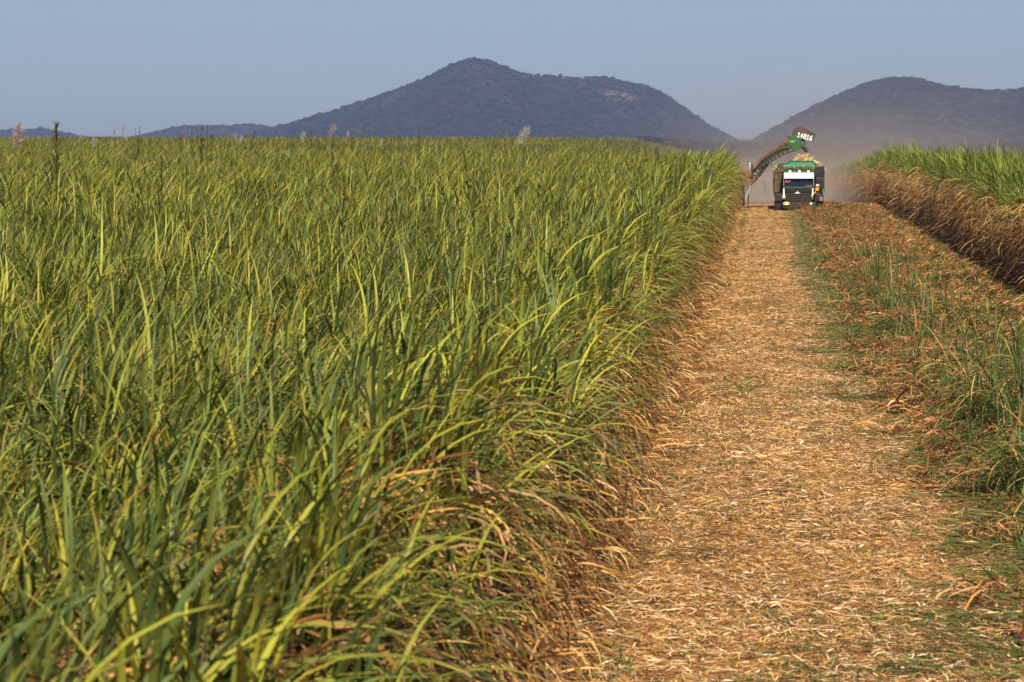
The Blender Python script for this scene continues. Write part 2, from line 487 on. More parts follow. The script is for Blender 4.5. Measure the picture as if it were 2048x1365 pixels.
EL = -2.02    # left cane edge
ER = 7.45     # right cane edge
def not_harv(X, Y): return ~((X > -5.2) & (Y > 168.5) & (Y < 184)) & ~((X > -3.1) & (Y > 157))
def cam_clear(X, Y):    # keep leaves off the lens
    return (Y > 4.2)
def hedge(X, Y): return 0.84 + 0.16 * sstep(8, 130, Y)
def hnear(X, Y):        # the rows nearest the camera stand a little lower
    return 0.78 + 0.22 * sstep(8, 130, Y)
sets = [
    band(-34, EL - 0.75, 4.3, 62, 0.54, I_NEAR, 10, keep=cam_clear, hfun=hnear),
    band(-70, EL - 0.75, 62, 150, 0.85, I_MID, 7, wide=1.15, keep=not_harv, hfun=hnear),
    band(-110, EL - 0.75, 150, 230, 1.05, I_MID, 7, wide=1.3, keep=not_harv),
    band(-240, -3, 230, 480, 2.3, I_FAR, 5, keep=not_harv),
    band(-420, -6, 480, 1000, 4.2, I_FAR, 5, wide=1.7),
    band(EL - 0.85, EL - 0.42, 6, 160, 0.36, I_EL, 8, rzs=0.55, hfun=hedge, smin=.8, edge=.22),
    band(EL - 0.55, EL - 0.25, 6, 156, 0.33, I_AR, 6, rzs=0.3, hfun=hedge, smin=.8, smax=1.05, edge=.22),
    band(EL - 0.34, EL + 0.16, 7, 158, 0.24, I_DL, 5, edge=.22, rzs=0.4, smin=0.75, smax=1.1),
]
place('left_cane_crop', 'tall yellow-green sugar cane standing in the wide field left of the haul path', sets).name = 'sugar_cane_crop'
sets = [
    band(ER + 0.7, 22, 40, 190, 0.72, I_DK, 6),
    band(22, 46, 90, 240, 1.0, I_DK, 6, wide=1.3),
    band(ER + 0.7, 75, 190, 480, 2.0, I_FAR, 5),
    band(ER + 0.3, ER + 0.8, 50, 420, 0.36, I_ER, 8, rzs=0.5, smin=.8, smax=1.12, edge=.2),
    band(ER - 0.05, ER + 0.35, 50, 420, 0.29, I_DR, 5, rzs=0.6, smin=.6, smax=1.15, edge=.2),
]
o = place('sugar_cane_crop', 'green sugar cane with a wall of hanging brown dry leaves right of the haul path', sets)

# ------------------------------------------------------------------ litter
def straw_tile(seed, n=640, L=(0.05, 0.20), W=(0.005, 0.015), pal=None, chips=26, green=0.09, size=1.0, h=0.055, el=22):
    r = np.random.default_rng(seed); A = Acc()
    def lay(n, L, W, cols, h, el, bend=0.4):
        b = np.stack([r.uniform(-size / 2, size / 2, n), r.uniform(-size / 2, size / 2, n), r.uniform(0.004, h, n)], -1)
        A.add(blades(r, b, r.uniform(0, 6.283, n), np.radians(r.uniform(0, el, n)), r.uniform(*L, n), np.radians(r.uniform(0, el * 2, n)),
                     r.uniform(*W, n), cols, cols, 2, 2, 1.0, bend, 0.35))
    ST = [(0.72, 0.37, 0.125), (0.58, 0.25, 0.08), (0.82, 0.50, 0.22), (0.34, 0.13, 0.04), (0.76, 0.41, 0.145), (0.06, 0.026, 0.012), (0.88, 0.63, 0.37), (0.42, 0.31, 0.085), (0.14, 0.055, 0.025)]
    c = pick(r, pal or ST, n, 0.15)
    g = r.random(n) < green
    c[g] = pick(r, DG, g.sum())
    lay(n, L, W, c, h, el)
    if chips:
        lay(chips, (0.07, 0.20), (0.012, 0.028), pick(r, [(0.80, 0.56, 0.31), (0.72, 0.44, 0.22), (0.86, 0.68, 0.44)], chips, 0.1), h + 0.015, 14, 0.1)
    return A.mesh('straw_tile', M_STRAW)
def trash_tile(seed, n=230, green=0.15, tall=0.16, pal=None, az=None):
    r = np.random.default_rng(seed); A = Acc()
    b = np.stack([r.uniform(-.55, .55, n), r.uniform(-.55, .55, n), r.uniform(0.0, tall, n)], -1)
    c = pick(r, pal or [(0.45, 0.22, 0.08), (0.31, 0.14, 0.048), (0.56, 0.34, 0.15), (0.13, 0.06, 0.022), (0.24, 0.09, 0.028), (0.07, 0.028, 0.012), (0.46, 0.20, 0.06)], n, 0.2)
    g = r.random(n) < green; c[g] = pick(r, DG, g.sum())
    a = r.uniform(0, 6.283, n) if az is None else az + r.normal(0, 0.35, n)
    A.add(blades(r, b, a, np.radians(r.uniform(0, 50, n)), r.uniform(0.15, 0.55, n), np.radians(r.uniform(20, 110, n)),
                 r.uniform(0.010, 0.028, n), c, c, 4, 2, 1.0, 0.6, 0.6))
    return A.mesh('trash_tile', M_STRAW)
def comb_tile(seed, n=60, pal=DG, L=(0.5, 1.0)):
    """long leaves combed flat towards -X"""
    r = np.random.default_rng(seed); A = Acc()
    b = np.stack([r.uniform(-.4, .9, n), r.uniform(-.5, .5, n), r.uniform(0.01, 0.07, n)], -1)
    c = pick(r, pal, n, 0.2)
    A.add(blades(r, b, math.pi + r.normal(0, 0.38, n), np.radians(r.uniform(0, 18, n)), r.uniform(*L, n) * 0.8, np.radians(r.uniform(5, 30, n)),
                 r.uniform(0.010, 0.026, n), c, c, 4, 2, 1.0, 0.4, 0.5))
    return A.mesh('combed_leaves', M_LEAF)
def tuft_tile(seed, n=26, h=(0.2, 0.6), pal=DG, spread=0.12, W=(0.008, 0.018), up=(50, 88)):
    r = np.random.default_rng(seed); A = Acc()
    b = np.stack([r.normal(0, spread, n), r.normal(0, spread, n), np.zeros(n)], -1)
    c = pick(r, pal, n, 0.2)
    A.add(blades(r, b, r.uniform(0, 6.283, n), np.radians(r.uniform(*up, n)), r.uniform(*h, n), np.radians(r.uniform(10, 80, n)),
                 r.uniform(*W, n), c, c * 1.1, 4, 2, 1.5, 0.3, 0.4))
    return A.mesh('tuft', M_LEAF)

tiles = [straw_tile(500 + i) for i in range(5)] \
      + [straw_tile(510 + i, n=420, green=0.75, L=(0.05, 0.22), chips=8) for i in range(3)] \
      + [trash_tile(520 + i) for i in range(5)] \
      + [trash_tile(530 + i, green=0.75, tall=0.2) for i in range(3)] \
      + [comb_tile(540 + i) for i in range(2)] + [comb_tile(545 + i, pal=DRY + YEL[:1] + DG) for i in range(2)] \
      + [tuft_tile(550 + i) for i in range(4)] + [tuft_tile(560 + i, n=12, h=(0.3, 0.8), spread=0.20, pal=DG + DG + DRY[:1], up=(66, 89)) for i in range(3)] \
      + [straw_tile(570 + i, n=40, chips=60, green=0.0, L=(0.1, 0.25)) for i in range(3)]
T_ST, T_GR, T_TR, T_TG, T_CB, T_CD, T_TU, T_TV, T_CH = 0, 5, 8, 13, 16, 18, 20, 24, 27
C_LIT = proto_coll('litter_tile', tiles)

def lay_tiles(name, label, specs, cat='litter'):
    Ps, Rs, Ss, Is = [], [], [], []
    for (x0, x1, y0, y1, dens, base, nv, prob, zoff, smin, smax, free) in specs:
        n = int((x1 - x0) * (y1 - y0) * dens)
        x = rng.uniform(x0, x1, n); y = rng.uniform(y0, y1, n)
        k = in_view(x, y)
        if prob is not None: k &= rng.random(n) < prob(x, y)
        x, y = x[k], y[k]; n = len(x)
        pathz = np.where((x > -2.2) & (x < 2.5), 0.05, 0.0)
        z = gz(x, y) + np.maximum(bank(x, y), pathz) + zoff - 0.01
        rz = rng.uniform(0, 6.283, n) if free else rng.normal(0, 0.30, n)
        s = rng.uniform(smin, smax, n)
        Ps.append(np.stack([x, y, z], -1)); Rs.append(np.stack([np.zeros(n), np.zeros(n), rz], -1))
        Ss.append(np.stack([s, s, s], -1)); Is.append(base + rng.integers(0, nv, n))
    return scatter(name, C_LIT, np.concatenate(Ps), np.concatenate(Rs), np.concatenate(Ss), np.concatenate(Is), label, cat)

greenp = lambda x, y: np.clip((fbm(x * 0.55 + 9, y * 0.13, 3) - 0.47) * 5, 0.02, 1) * (0.25 + 0.75 * sstep(45, 24, y) + 0.3 * (x > 1.2)) \
    + 0.9 * np.exp(-((x - 1.6) / 0.45) ** 2) * sstep(70, 95, y) + 0.5 * np.exp(-((x - 2.0) / 0.5) ** 2) * sstep(34, 50, y)
lay_tiles('straw_litter', 'chopped tan cane straw and pale chips strewn over the haul path', [
    (2.4, 6.0, 22, 60, 2.6, T_ST, 5, None, 0.0, 0.8, 1.1, True),
    (-2.3, 2.7, 22, 60, 3.4, T_ST, 5, None, 0.0, 0.8, 1.1, True),
    (-2.3, 2.7, 60, 182, 2.0, T_ST, 5, None, 0.0, 0.9, 1.4, True),
    (-1.9, 2.4, 22, 170, 0.5, T_CD, 2, lambda x, y: np.clip((fbm(x * .7 + 7, y * .3, 3) - .40) * 5, 0.05, 1), 0.01, 0.3, 0.7, True),
    (-1.9, 2.9, 22, 50, 0.4, T_CH, 3, lambda x, y: np.clip((fbm(x * 0.9 + 5, y * 0.4, 3) - 0.35) * 3, 0.1, 1), 0.02, 1.0, 1.4, True),
    (-1.9, 2.7, 22, 170, 1.2, T_CH, 3, lambda x, y: np.clip((fbm(x * 0.9, y * 0.4, 3) - 0.35) * 3, 0.1, 1), 0.01, 0.7, 1.1, True),
])
lay_tiles('green_litter', 'dark green leaf clippings lying in patches on the straw path', [
    (-1.9, 3.0, 22, 175, 3.2, T_GR, 3, greenp, 0.015, 0.6, 1.1, True),
    (1.9, 3.6, 22, 42, 7, T_CB, 2, lambda x, y: sstep(1.9, 2.9, x) * 0.8, 0.02, 0.3, 0.8, False),
    (1.7, 3.6, 22, 42, 7, T_CD, 2, lambda x, y: sstep(1.7, 2.6, x) * 0.8, 0.02, 0.3, 0.8, False),
    (0.6, 3.1, 22, 110, 2.6, T_CB, 2, lambda x, y: sstep(0.6, 2.4, x) * np.clip((fbm(x + 3, y * 0.35, 2) - 0.40) * 5, 0.05, 1), 0.02, 0.35, 0.9, False),
    (4.6, 6.4, 55, 95, 5.0, T_CB, 2, lambda x, y: np.exp(-((x - 5.5) / .6) ** 2) * np.clip((fbm(x, y * .2 + 8, 2) - .3) * 4, 0, 1), 0.1, 0.5, 0.9, True),
    (1.4, 3.2, 22, 110, 3.0, T_CD, 2, lambda x, y: sstep(1.3, 2.6, x), 0.02, 0.35, 0.9, False),
])
lay_tiles('cane_trash', 'heaped brown cane leaf trash beside the right cane block', [
    (-1.5, 2.4, 22, 175, 0.35, T_TR, 5, lambda x, y: np.clip((fbm(x * .8, y * .3, 3) - .42) * 5, 0.05, 1), -0.04, 0.35, 0.6, True),
    (2.1, 7.4, 22, 182, 2.6, T_TR, 5, lambda x, y: sstep(1.9, 2.9, x) * (0.12 + 0.88 * sstep(32, 42, y)), -0.02, 0.8, 1.3, True),
    (2.1, 7.3, 22, 182, 0.9, T_TG, 3, lambda x, y: np.clip((fbm(x * 0.5, y * 0.12 + 5, 3) - 0.42) * 6, 0.08, 1) * sstep(230, 60, y) * (0.2 + 0.8 * sstep(32, 42, y)), 0.0, 0.7, 1.2, True),
    (-2.6, -1.5, 20, 170, 3.0, T_TR, 5, None, -0.02, 0.5, 0.9, True),
])
lay_tiles('stubble_regrowth', 'short dark green shoots and weeds sprouting through the trash', [
    (2.3, 7.2, 26, 180, 1.2, T_TU, 4, lambda x, y: np.clip((fbm(x * 0.6 + 30, y * 0.1, 3) - 0.42) * 5, 0.05, 1), 0.0, 0.6, 1.3, True),
    (3.0, 4.6, 34, 70, 0.8, T_TV, 3, None, 0.0, 1.0, 1.9, True),
    (2.5, 5.2, 34, 100, 1.7, T_TV, 3, lambda x, y: np.clip((fbm(x * 0.6 + 3, y * 0.2, 3) - 0.40) * 5, 0.05, 1) * np.exp(-((x - 3.2) / 1.0) ** 2), 0.0, 0.8, 2.1, True),
    (1.1, 2.3, 50, 178, 9, T_TU, 4, lambda x, y: np.exp(-((x - 1.72) / .36) ** 2) * sstep(50, 85, y) * np.clip((fbm(x + 11, y * .12, 2) - .25) * 3, .2, 1), 0.0, 0.3, 0.6, True),
    (1.0, 2.5, 45, 178, 9.0, T_GR, 3, lambda x, y: np.exp(-((x - 1.72) / .42) ** 2) * sstep(45, 75, y), 0.05, 0.6, 1.0, True),
    (-1.7, 1.0, 24, 170, 0.12, T_TU, 4, None, 0.0, 0.3, 0.7, True),
    (-1.9, -1.2, 22, 160, 1.4, T_TU, 4, lambda x, y: np.clip((fbm(x, y * 0.2, 3) - 0.45) * 5, 0.0, 1), 0.0, 0.4, 0.8, True),
], 'undergrowth')

# ------------------------------------------------------------------ hills
def hill_soil():
    m, n, pb = new_mat('hill_soil')
    pb.inputs['Roughness'].default_value = 1.0; pb.inputs['Specular IOR Level'].default_value = 0.0
    at = n.nodes.new('ShaderNodeAttribute'); at.attribute_name = 'Col'
    n.links.new(at.outputs['Color'], pb.inputs['Base Color'])
    return m
M_HILL = hill_soil()
def crown_mat():
    m, n, pb = new_mat('hill_tree')
    pb.inputs['Roughness'].default_value = 1.0; pb.inputs['Specular IOR Level'].default_value = 0.0
    oi = n.nodes.new('ShaderNodeObjectInfo')
    cr = n.nodes.new('ShaderNodeValToRGB')
    e = cr.color_ramp.elements
    e[0].position = 0; e[0].color = (0.004, 0.008, 0.008, 1)
    e[1].position = 1; e[1].color = (0.060, 0.034, 0.030, 1)
    k = e.new(0.55); k.color = (0.009, 0.015, 0.013, 1)
    k = e.new(0.8); k.color = (0.030, 0.023, 0.020, 1)
    n.links.new(oi.outputs['Random'], cr.inputs['Fac']); n.links.new(cr.outputs[0], pb.inputs['Base Color'])
    return m
M_CROWN = crown_mat()
def crown(seed):
    r = np.random.default_rng(seed); A = Acc()
    for k in range(26):                       # leaf masses scattered through a squat crown, on a short trunk
        d = r.normal(0, 1, 3); d /= np.linalg.norm(d); d[2] = abs(d[2]) * 0.8
        c = d * np.array([2.9, 2.9, 2.6]) * r.uniform(0.45, 1.0) + [0, 0, 2.2]
        u = r.normal(0, 1, 3); u /= np.linalg.norm(u); v = np.cross(u, r.normal(0, 1, 3)); v /= np.linalg.norm(v)
        s = r.uniform(0.8, 1.5)
        w = np.cross(u, v)
        V = np.array([c + u * s, c + v * s, c - u * s, c - v * s, c + w * s * 0.8, c - w * s * 0.8])
        F = np.array([[0, 1, 4, 4], [1, 2, 4, 4], [2, 3, 4, 4], [3, 0, 4, 4], [1, 0, 5, 5], [2, 1, 5, 5], [3, 2, 5, 5], [0, 3, 5, 5]])
        A.add((V, F, np.zeros((6, 3))))
    V = np.concatenate(A.V); F = np.concatenate(A.F)[:, :3]
    tv = np.array([[-.2, -.2, -1], [.2, -.2, -1], [0, .25, -1], [0, 0, 2.5]]) ; n0 = len(V)
    V = np.concatenate([V, tv]); F = np.concatenate([F, [[n0, n0 + 1, n0 + 3], [n0 + 1, n0 + 2, n0 + 3], [n0 + 2, n0, n0 + 3]]])
    return mesh_np('hill_tree', V, F, M_CROWN)
C_TREE = proto_coll('hill_tree', [crown(700 + i) for i in range(5)])

def hill(name, label, line, D, depth, seed, bare=(), wl='', patch=None):
    lx = np.array([p[0] for p in line], float); ly = np.array([p[1] for p in line], float)
    U = np.arange(lx[0], lx[-1] + 1, 9.0)
    yy = np.interp(U, lx, ly)
    kern = np.ones(3) / 3; yy = np.convolve(np.pad(yy, 1, mode='edge'), kern, 'valid')
    vs = np.linspace(-1, 1, 61)
    xr = []; H = []
    for u, y in zip(U, yy):
        p = pix(u, y + 6.0, D); xr.append(p.x); H.append(max(p.z - 2, -8.0))
    xr = np.array(xr); H = np.array(H)
    UU, VV = np.meshgrid(xr, vs)
    HH = np.repeat(H[None], len(vs), 0)
    sc = 1.0 / 260.0
    YY = D + VV * depth
    spur = (fbm(UU * sc + seed, YY * sc * 0.55, 4) - 0.5)
    a = np.abs(VV)
    prof = np.clip(1 - a ** 1.35, 0, 1) ** 1.1
    mod = 1 + spur * 1.3 * np.clip(a * 3.2, 0, 1)
    ZZ = -8 + (HH + 8) * prof * np.clip(mod, 0.3, 1.5) + 6 * (fbm(UU / 40.0, YY / 40.0, 2) - 0.5) * (a > 0.03) - 3
    ray = (YY / D)                                   # keep the slope in front under the ridge's line of sight
    lim = CAM_H + (HH - CAM_H) * ray * (1 - 0.02 * a)
    ZZ = np.minimum(ZZ, np.where(VV < 0, lim, 1e9))
    V = np.stack([UU * (YY / D), YY, ZZ], -1)
    col = np.zeros(V.shape) + np.array([0.030, 0.024, 0.021])
    nb = fbm(UU / 90.0 + 5 + seed, YY / 160.0, 4)
    red = sstep(0.52, 0.68, nb)[..., None]
    col = col * (1 - red) + np.array([0.055, 0.036, 0.030]) * red
    barem = np.zeros(UU.shape)
    for (bx, by, rx, ry) in bare:                    # bare red rock seen at a photo pixel
        for i in range(V.shape[0]):
            pass
        t = V.reshape(-1, 3)
        M = np.array(CM.inverted())
        q = (t - np.array([0, 0, CAM_H])) @ M.T
        ux = 1024 + FPX * q[:, 0] / -q[:, 2]; uy = 682.5 - FPX * q[:, 1] / -q[:, 2]
        w = np.exp(-(((ux - bx) / rx) ** 2 + ((uy - by) / ry) ** 2)).reshape(UU.shape) * (VV < 0)
        barem = np.maximum(barem, w * (0.4 + 1.2 * fbm(UU / 25.0, YY / 60.0, 3)))
    bm = 0.9 * sstep(0.30, 1.0, barem)[..., None]
    col = col * (1 - bm) + np.array([0.20, 0.115, 0.10]) * bm
    idx = np.arange(UU.size).reshape(UU.shape)
    F = np.stack([idx[:-1, :-1], idx[:-1, 1:], idx[1:, 1:], idx[1:, :-1]], -1).reshape(-1, 4)
    o = link('hill', mesh_np('hill', V.reshape(-1, 3), F, M_HILL, col.reshape(-1, 3), True))
    tag(o, label, 'hill', kind='structure')
    # woodland
    r = np.random.default_rng(seed + 50)
    area = (xr[-1] - xr[0]) * depth * 1.15
    n = int(area / 45)
    fi = r.uniform(0, len(xr) - 1.001, n); fj = r.uniform(0, (len(vs) - 1) * 0.56, n)
    i0 = fi.astype(int); j0 = fj.astype(int); fx = (fi - i0)[:, None]; fy = (fj - j0)[:, None]
    P = (V[j0, i0] * (1 - fx) + V[j0, i0 + 1] * fx) * (1 - fy) + (V[j0 + 1, i0] * (1 - fx) + V[j0 + 1, i0 + 1] * fx) * fy
    bmv = bm[j0, i0, 0]; rv = red[j0, i0, 0]
    dn = fbm(P[:, 0] / 35.0, P[:, 1] / 60.0, 3)
    keep = (r.random(n) > bmv * 0.75) & (r.random(n) > rv * 0.35) & (P[:, 2] > -7) & (r.random(n) < 0.35 + sstep(0.35, 0.6, dn))
    P = P[keep]; n = len(P)
    s = r.lognormal(0, 0.28, n) * 0.82
    z0 = np.zeros(n)
    scatter('hillside_woodland', C_TREE, P, np.stack([z0, z0, r.uniform(0, 6.28, n)], -1), np.stack([s, s, s * r.uniform(.7, 1.1, n)], -1), r.integers(0, 5, n), wl, 'woodland')
    return o

hill('hill', 'low dark ridge behind the left end of the cane field',
     [(-420, 262), (-260, 246), (-120, 240), (0, 254), (60, 252), (110, 256), (180, 270), (240, 273), (290, 262), (350, 250), (400, 247), (450, 246), (500, 242), (530, 246), (560, 254), (640, 262), (760, 274)],
     6200, 700, 3, wl='dark scrub trees covering the low left ridge')
hill('hill', 'large bluish hill with a rounded summit and bare red patches behind the cane',
     [(420, 282), (500, 262), (540, 250), (590, 236), (640, 222), (690, 208), (740, 192), (800, 171), (850, 152), (900, 128), (925, 118), (945, 115), (975, 118), (1010, 130), (1060, 142),
      (1110, 146), (1150, 147), (1170, 151), (1190, 142), (1230, 151), (1290, 162), (1330, 180), (1370, 208), (1400, 232), (1440, 256), (1480, 277), (1505, 284), (1560, 292)],
     5200, 1100, 11, bare=[(1235, 192, 60, 12), (1175, 160, 24, 9)], wl='dark scrub trees covering the large middle hill')
hill('hill', 'broad hazy hill rising behind the truck at the right',
     [(1440, 292), (1490, 284), (1530, 262), (1560, 245), (1600, 220), (1640, 200), (1690, 175), (1730, 160), (1770, 153), (1820, 152), (1860, 162), (1900, 172), (1950, 175), (2000, 176), (2048, 171), (2120, 160), (2260, 150), (2400, 170), (2600, 220)],
     4700, 1100, 23, wl='dark scrub trees covering the broad right hill')

r = np.random.default_rng(61)
n = 40000
yy = np.sqrt(r.uniform(800 ** 2, 4300 ** 2, n)); aa = r.uniform(-0.30, 0.16, n)
xx = yy * np.tan(aa)
k = (xx > -yy * 0.03) | ((gz(xx, yy) < -0.3) & (xx > -yy * .12) & (yy > 1500))
xx, yy = xx[k], yy[k]; n = len(xx)
s = r.lognormal(0, .25, n) * .45 * (0.7 + 0.5 * sstep(600, 2000, yy)); z0 = np.zeros(n)
scatter('distant_scrub', C_TREE, np.stack([xx, yy, gz(xx, yy)], -1), np.stack([z0, z0, r.uniform(0, 6.28, n)], -1), np.stack([s * 1.5, s * 1.5, s], -1), r.integers(0, 5, n), 'dark scrub covering the low plain between the cane and the hills', 'scrub')

# ------------------------------------------------------------------ solid modelling helpers
class MB:
    def __init__(s): s.V = []; s.F = []
    def _add(s, V, F):
        n = len(s.V); s.V += [tuple(v) for v in V]; s.F += [tuple(i + n for i in f) for f in F]; return s
    def box(s, x0, x1, y0, y1, z0, z1):
        return s._add([(x0, y0, z0), (x1, y0, z0), (x1, y1, z0), (x0, y1, z0), (x0, y0, z1), (x1, y0, z1), (x1, y1, z1), (x0, y1, z1)],
                      [(0, 3, 2, 1), (4, 5, 6, 7), (0, 1, 5, 4), (1, 2, 6, 5), (2, 3, 7, 6), (3, 0, 4, 7)])
    def prism(s, pts, y0, y1):
        """polygon in the XZ plane (clockwise or not) extruded in Y"""
        n = len(pts)
        V = [(x, y0, z) for x, z in pts] + [(x, y1, z) for x, z in pts]
        F = [tuple(range(n)), tuple(range(2 * n - 1, n - 1, -1))] + [(i, i + n, (i + 1) % n + n, (i + 1) % n) for i in range(n)]
        return s._add(V, F)
    def sprism(s, pts, x0, x1):
        """polygon in the YZ plane extruded in X"""
        n = len(pts)
        V = [(x0, y, z) for y, z in pts] + [(x1, y, z) for y, z in pts]
        F = [tuple(range(n)), tuple(range(2 * n - 1, n - 1, -1))] + [(i, i + n, (i + 1) % n + n, (i + 1) % n) for i in range(n)]
        return s._add(V, F)
    def bar(s, a, b, w, h=None, k=4, w2=None):
        a = Vector(a); b = Vector(b); d = (b - a).normalized()
        ref = Vector((0, 1, 0)) if abs(d.y) < 0.9 else Vector((1, 0, 0))
        u = d.cross(ref).normalized(); v = d.cross(u)
        h = h or w; w2 = w2 or w
        V = []
        for p, q in ((a, w), (b, w2)):
            for i in range(k):
                t = 2 * math.pi * (i + 0.5) / k
                V.append(p + u * math.cos(t) * q * 0.5 * (1.414 if k == 4 else 1) + v * math.sin(t) * h * 0.5 * (1.414 if k == 4 else 1) * q / w)
        F = [tuple(range(k))[::-1], tuple(range(k, 2 * k))] + [(i, (i + 1) % k, (i + 1) % k + k, i + k) for i in range(k)]
        return s._add(V, F)
    def tube(s, pts, w, k=6):
        for a, b in zip(pts[:-1], pts[1:]): s.bar(a, b, w, w, k)
        return s
    def cyl(s, c, r, x0, x1, k=24, r0=None):
        """axis along X"""
        V = []
        for x, rr in ((x0, r0 or r), (x1, r)):
            V += [(x, c[0] + rr * math.cos(2 * math.pi * i / k), c[1] + rr * math.sin(2 * math.pi * i / k)) for i in range(k)]
        F = [tuple(range(k)), tuple(range(2 * k - 1, k - 1, -1))] + [(i, i + k, (i + 1) % k + k, (i + 1) % k) for i in range(k)]
        return s._add(V, F)
    def disc(s, x, z, r, y0, y1, k=16, rz=None):
        """axis along Y"""
        rz = rz or r
        return s.prism([(x + r * math.cos(2 * math.pi * i / k), z + rz * math.sin(2 * math.pi * i / k)) for i in range(k)], y0, y1)
    def build(s, name, mat, parent=None, bevel=0.0, label=None):
        me = bpy.data.meshes.new(name)
        me.from_pydata(s.V, [], s.F); me.validate()
        import bmesh
        b = bmesh.new(); b.from_mesh(me); bmesh.ops.recalc_face_normals(b, faces=b.faces); b.to_mesh(me); b.free()
        me.materials.append(mat)
        o = link(name, me, parent)
        if bevel:
            m = o.modifiers.new('bevel', 'BEVEL'); m.width = bevel; m.segments = 2; m.limit_method = 'ANGLE'
        if label: o['label'] = label
        return o

GLYPH = {'1': [((.1, .8), (.5, 1)), ((.5, 1), (.5, 0)), ((.2, 0), (.8, 0))], '4': [((.7, 0), (.7, 1)), ((.7, 1), (0, .32)), ((0, .32), (1, .32))],
         '8': [((.15, 1), (.85, 1)), ((.1, .5), (.9, .5)), ((.1, 0), (.9, 0)), ((.12, .5), (.12, 1)), ((.88, .5), (.88, 1)), ((.05, 0), (.05, .5)), ((.95, 0), (.95, .5))],
         '6': [((.9, 1), (.35, .95)), ((.35, .95), (.05, .5)), ((.05, .5), (.05, 0)), ((.05, 0), (.95, 0)), ((.95, 0), (.95, .5)), ((.95, .5), (.05, .5))],
         '9': [((.05, 1), (.95, 1)), ((.95, 1), (.95, 0)), ((.05, 1), (.05, .5)), ((.05, .5), (.95, .5)), ((.95, 0), (.2, 0))],
         '7': [((0, 1), (1, 1)), ((1, 1), (.4, 0))]}
def number(txt, h, w, gap, stroke, mat, parent, loc, tilt, lean=0.0):
    """painted digits as thin raised strokes lying in a plane facing -Y; tilt turns them in that plane"""
    mb = MB(); x = -(len(txt) * (w + gap) - gap) / 2; q = 0
    for ch in txt:
        for a, b in GLYPH[ch]:
            q += 1
            P = [Vector((x + u * w, -0.0015 * q, (v - .5) * h)) for u, v in (a, b)]
            e = (P[1] - P[0]).normalized() * stroke * .4
            mb.bar(P[0] - e, P[1] + e, stroke * .9, .012)
        x += w + gap
    o = mb.build('number', mat, parent)
    o.location = loc; o.rotation_euler = (lean, tilt, 0)
    return o

DUSTC = (0.24, 0.15, 0.09)
M_GREEN = simple('truck_green_paint', (0.004, 0.26, 0.13), 0.45, 0, DUSTC, 5, 0.6, d0=0.48)
M_DGREEN = simple('dark_green_paint', (0.004, 0.045, 0.025), 0.35, 0, (0.08, 0.06, 0.03), 7, 0.7, d0=0.48, bump=.2)
M_HGREEN = simple('harvester_green_paint', (0.008, 0.10, 0.018), 0.45, 0, (0.08, 0.045, 0.02), 5, 0.85, d0=0.45, bump=.3)
M_EGREEN = simple('worn_elevator_green', (0.008, 0.055, 0.012), 0.6, 0, (0.09, 0.045, 0.02), 3.5, 0.95, d0=0.40, bump=.4)
M_RUST = simple('dusty_brown_metal', (0.22, 0.10, 0.045), 0.8, 0.0, (0.06, 0.03, 0.015), 5, 0.9, bump=.4)
M_RUSTG = simple('dusty_bin_side', (0.17, 0.095, 0.038), 0.85, 0.0, (0.025, 0.025, 0.012), 4, 0.95, bump=.5)
M_HOOD = simple('dusty_black_hood', (0.085, 0.045, 0.03), 0.7, 0, (0.03, 0.024, 0.023), 2.5, 0.9)
M_BLACK = simple('black_plastic', (0.010, 0.009, 0.009), 0.5, 0, (0.04, 0.026, 0.018), 8, 0.7, d0=.5)
M_TYRE = simple('dusty_tyre', (0.025, 0.02, 0.018), 0.9, 0, (0.075, 0.048, 0.035), 6, 0.8)
M_GRILLE = simple('dusty_grille', (0.022, 0.014, 0.010), 0.7, 0, (0.08, 0.042, 0.022), 9, 0.8, d0=.48)
M_WHITE = simple('white_paint', (0.78, 0.78, 0.78), 0.5, 0, (0.5, 0.42, 0.34), 3, 0.5, d0=.5)
M_CHROME = simple('polished_rod', (0.75, 0.75, 0.76), 0.25, 0.6)
M_RED = simple('red_sticker', (0.75, 0.01, 0.03), 0.5)
M_AMBER = simple('amber_lens', (0.85, 0.28, 0.02), 0.3, 0, emit=(1, 0.35, 0.02), estr=0.25)
M_LAMPON = simple('lit_headlamp', (0.9, 0.75, 0.4), 0.3, 0, emit=(1, 0.72, 0.25), estr=1.6)
M_LENS = simple('clear_lens', (0.85, 0.85, 0.85), 0.2, 0)
M_SEATG = simple('green_seat_cloth', (0.06, 0.5, 0.3), 0.9)
M_SEATT = simple('tan_seat_cloth', (0.42, 0.42, 0.2), 0.9)
M_RIM = simple('orange_dusty_rim', (0.35, 0.12, 0.05), 0.7, 0, DUSTC, 8, 0.6)
m, n_, pb = new_mat('windscreen_glass')
pb.inputs['Base Color'].default_value = (0.22, 0.30, 0.48, 1); pb.inputs['Roughness'].default_value = 0.05
pb.inputs['Transmission Weight'].default_value = 0.95; pb.inputs['IOR'].default_value = 1.2
M_GLASS = m

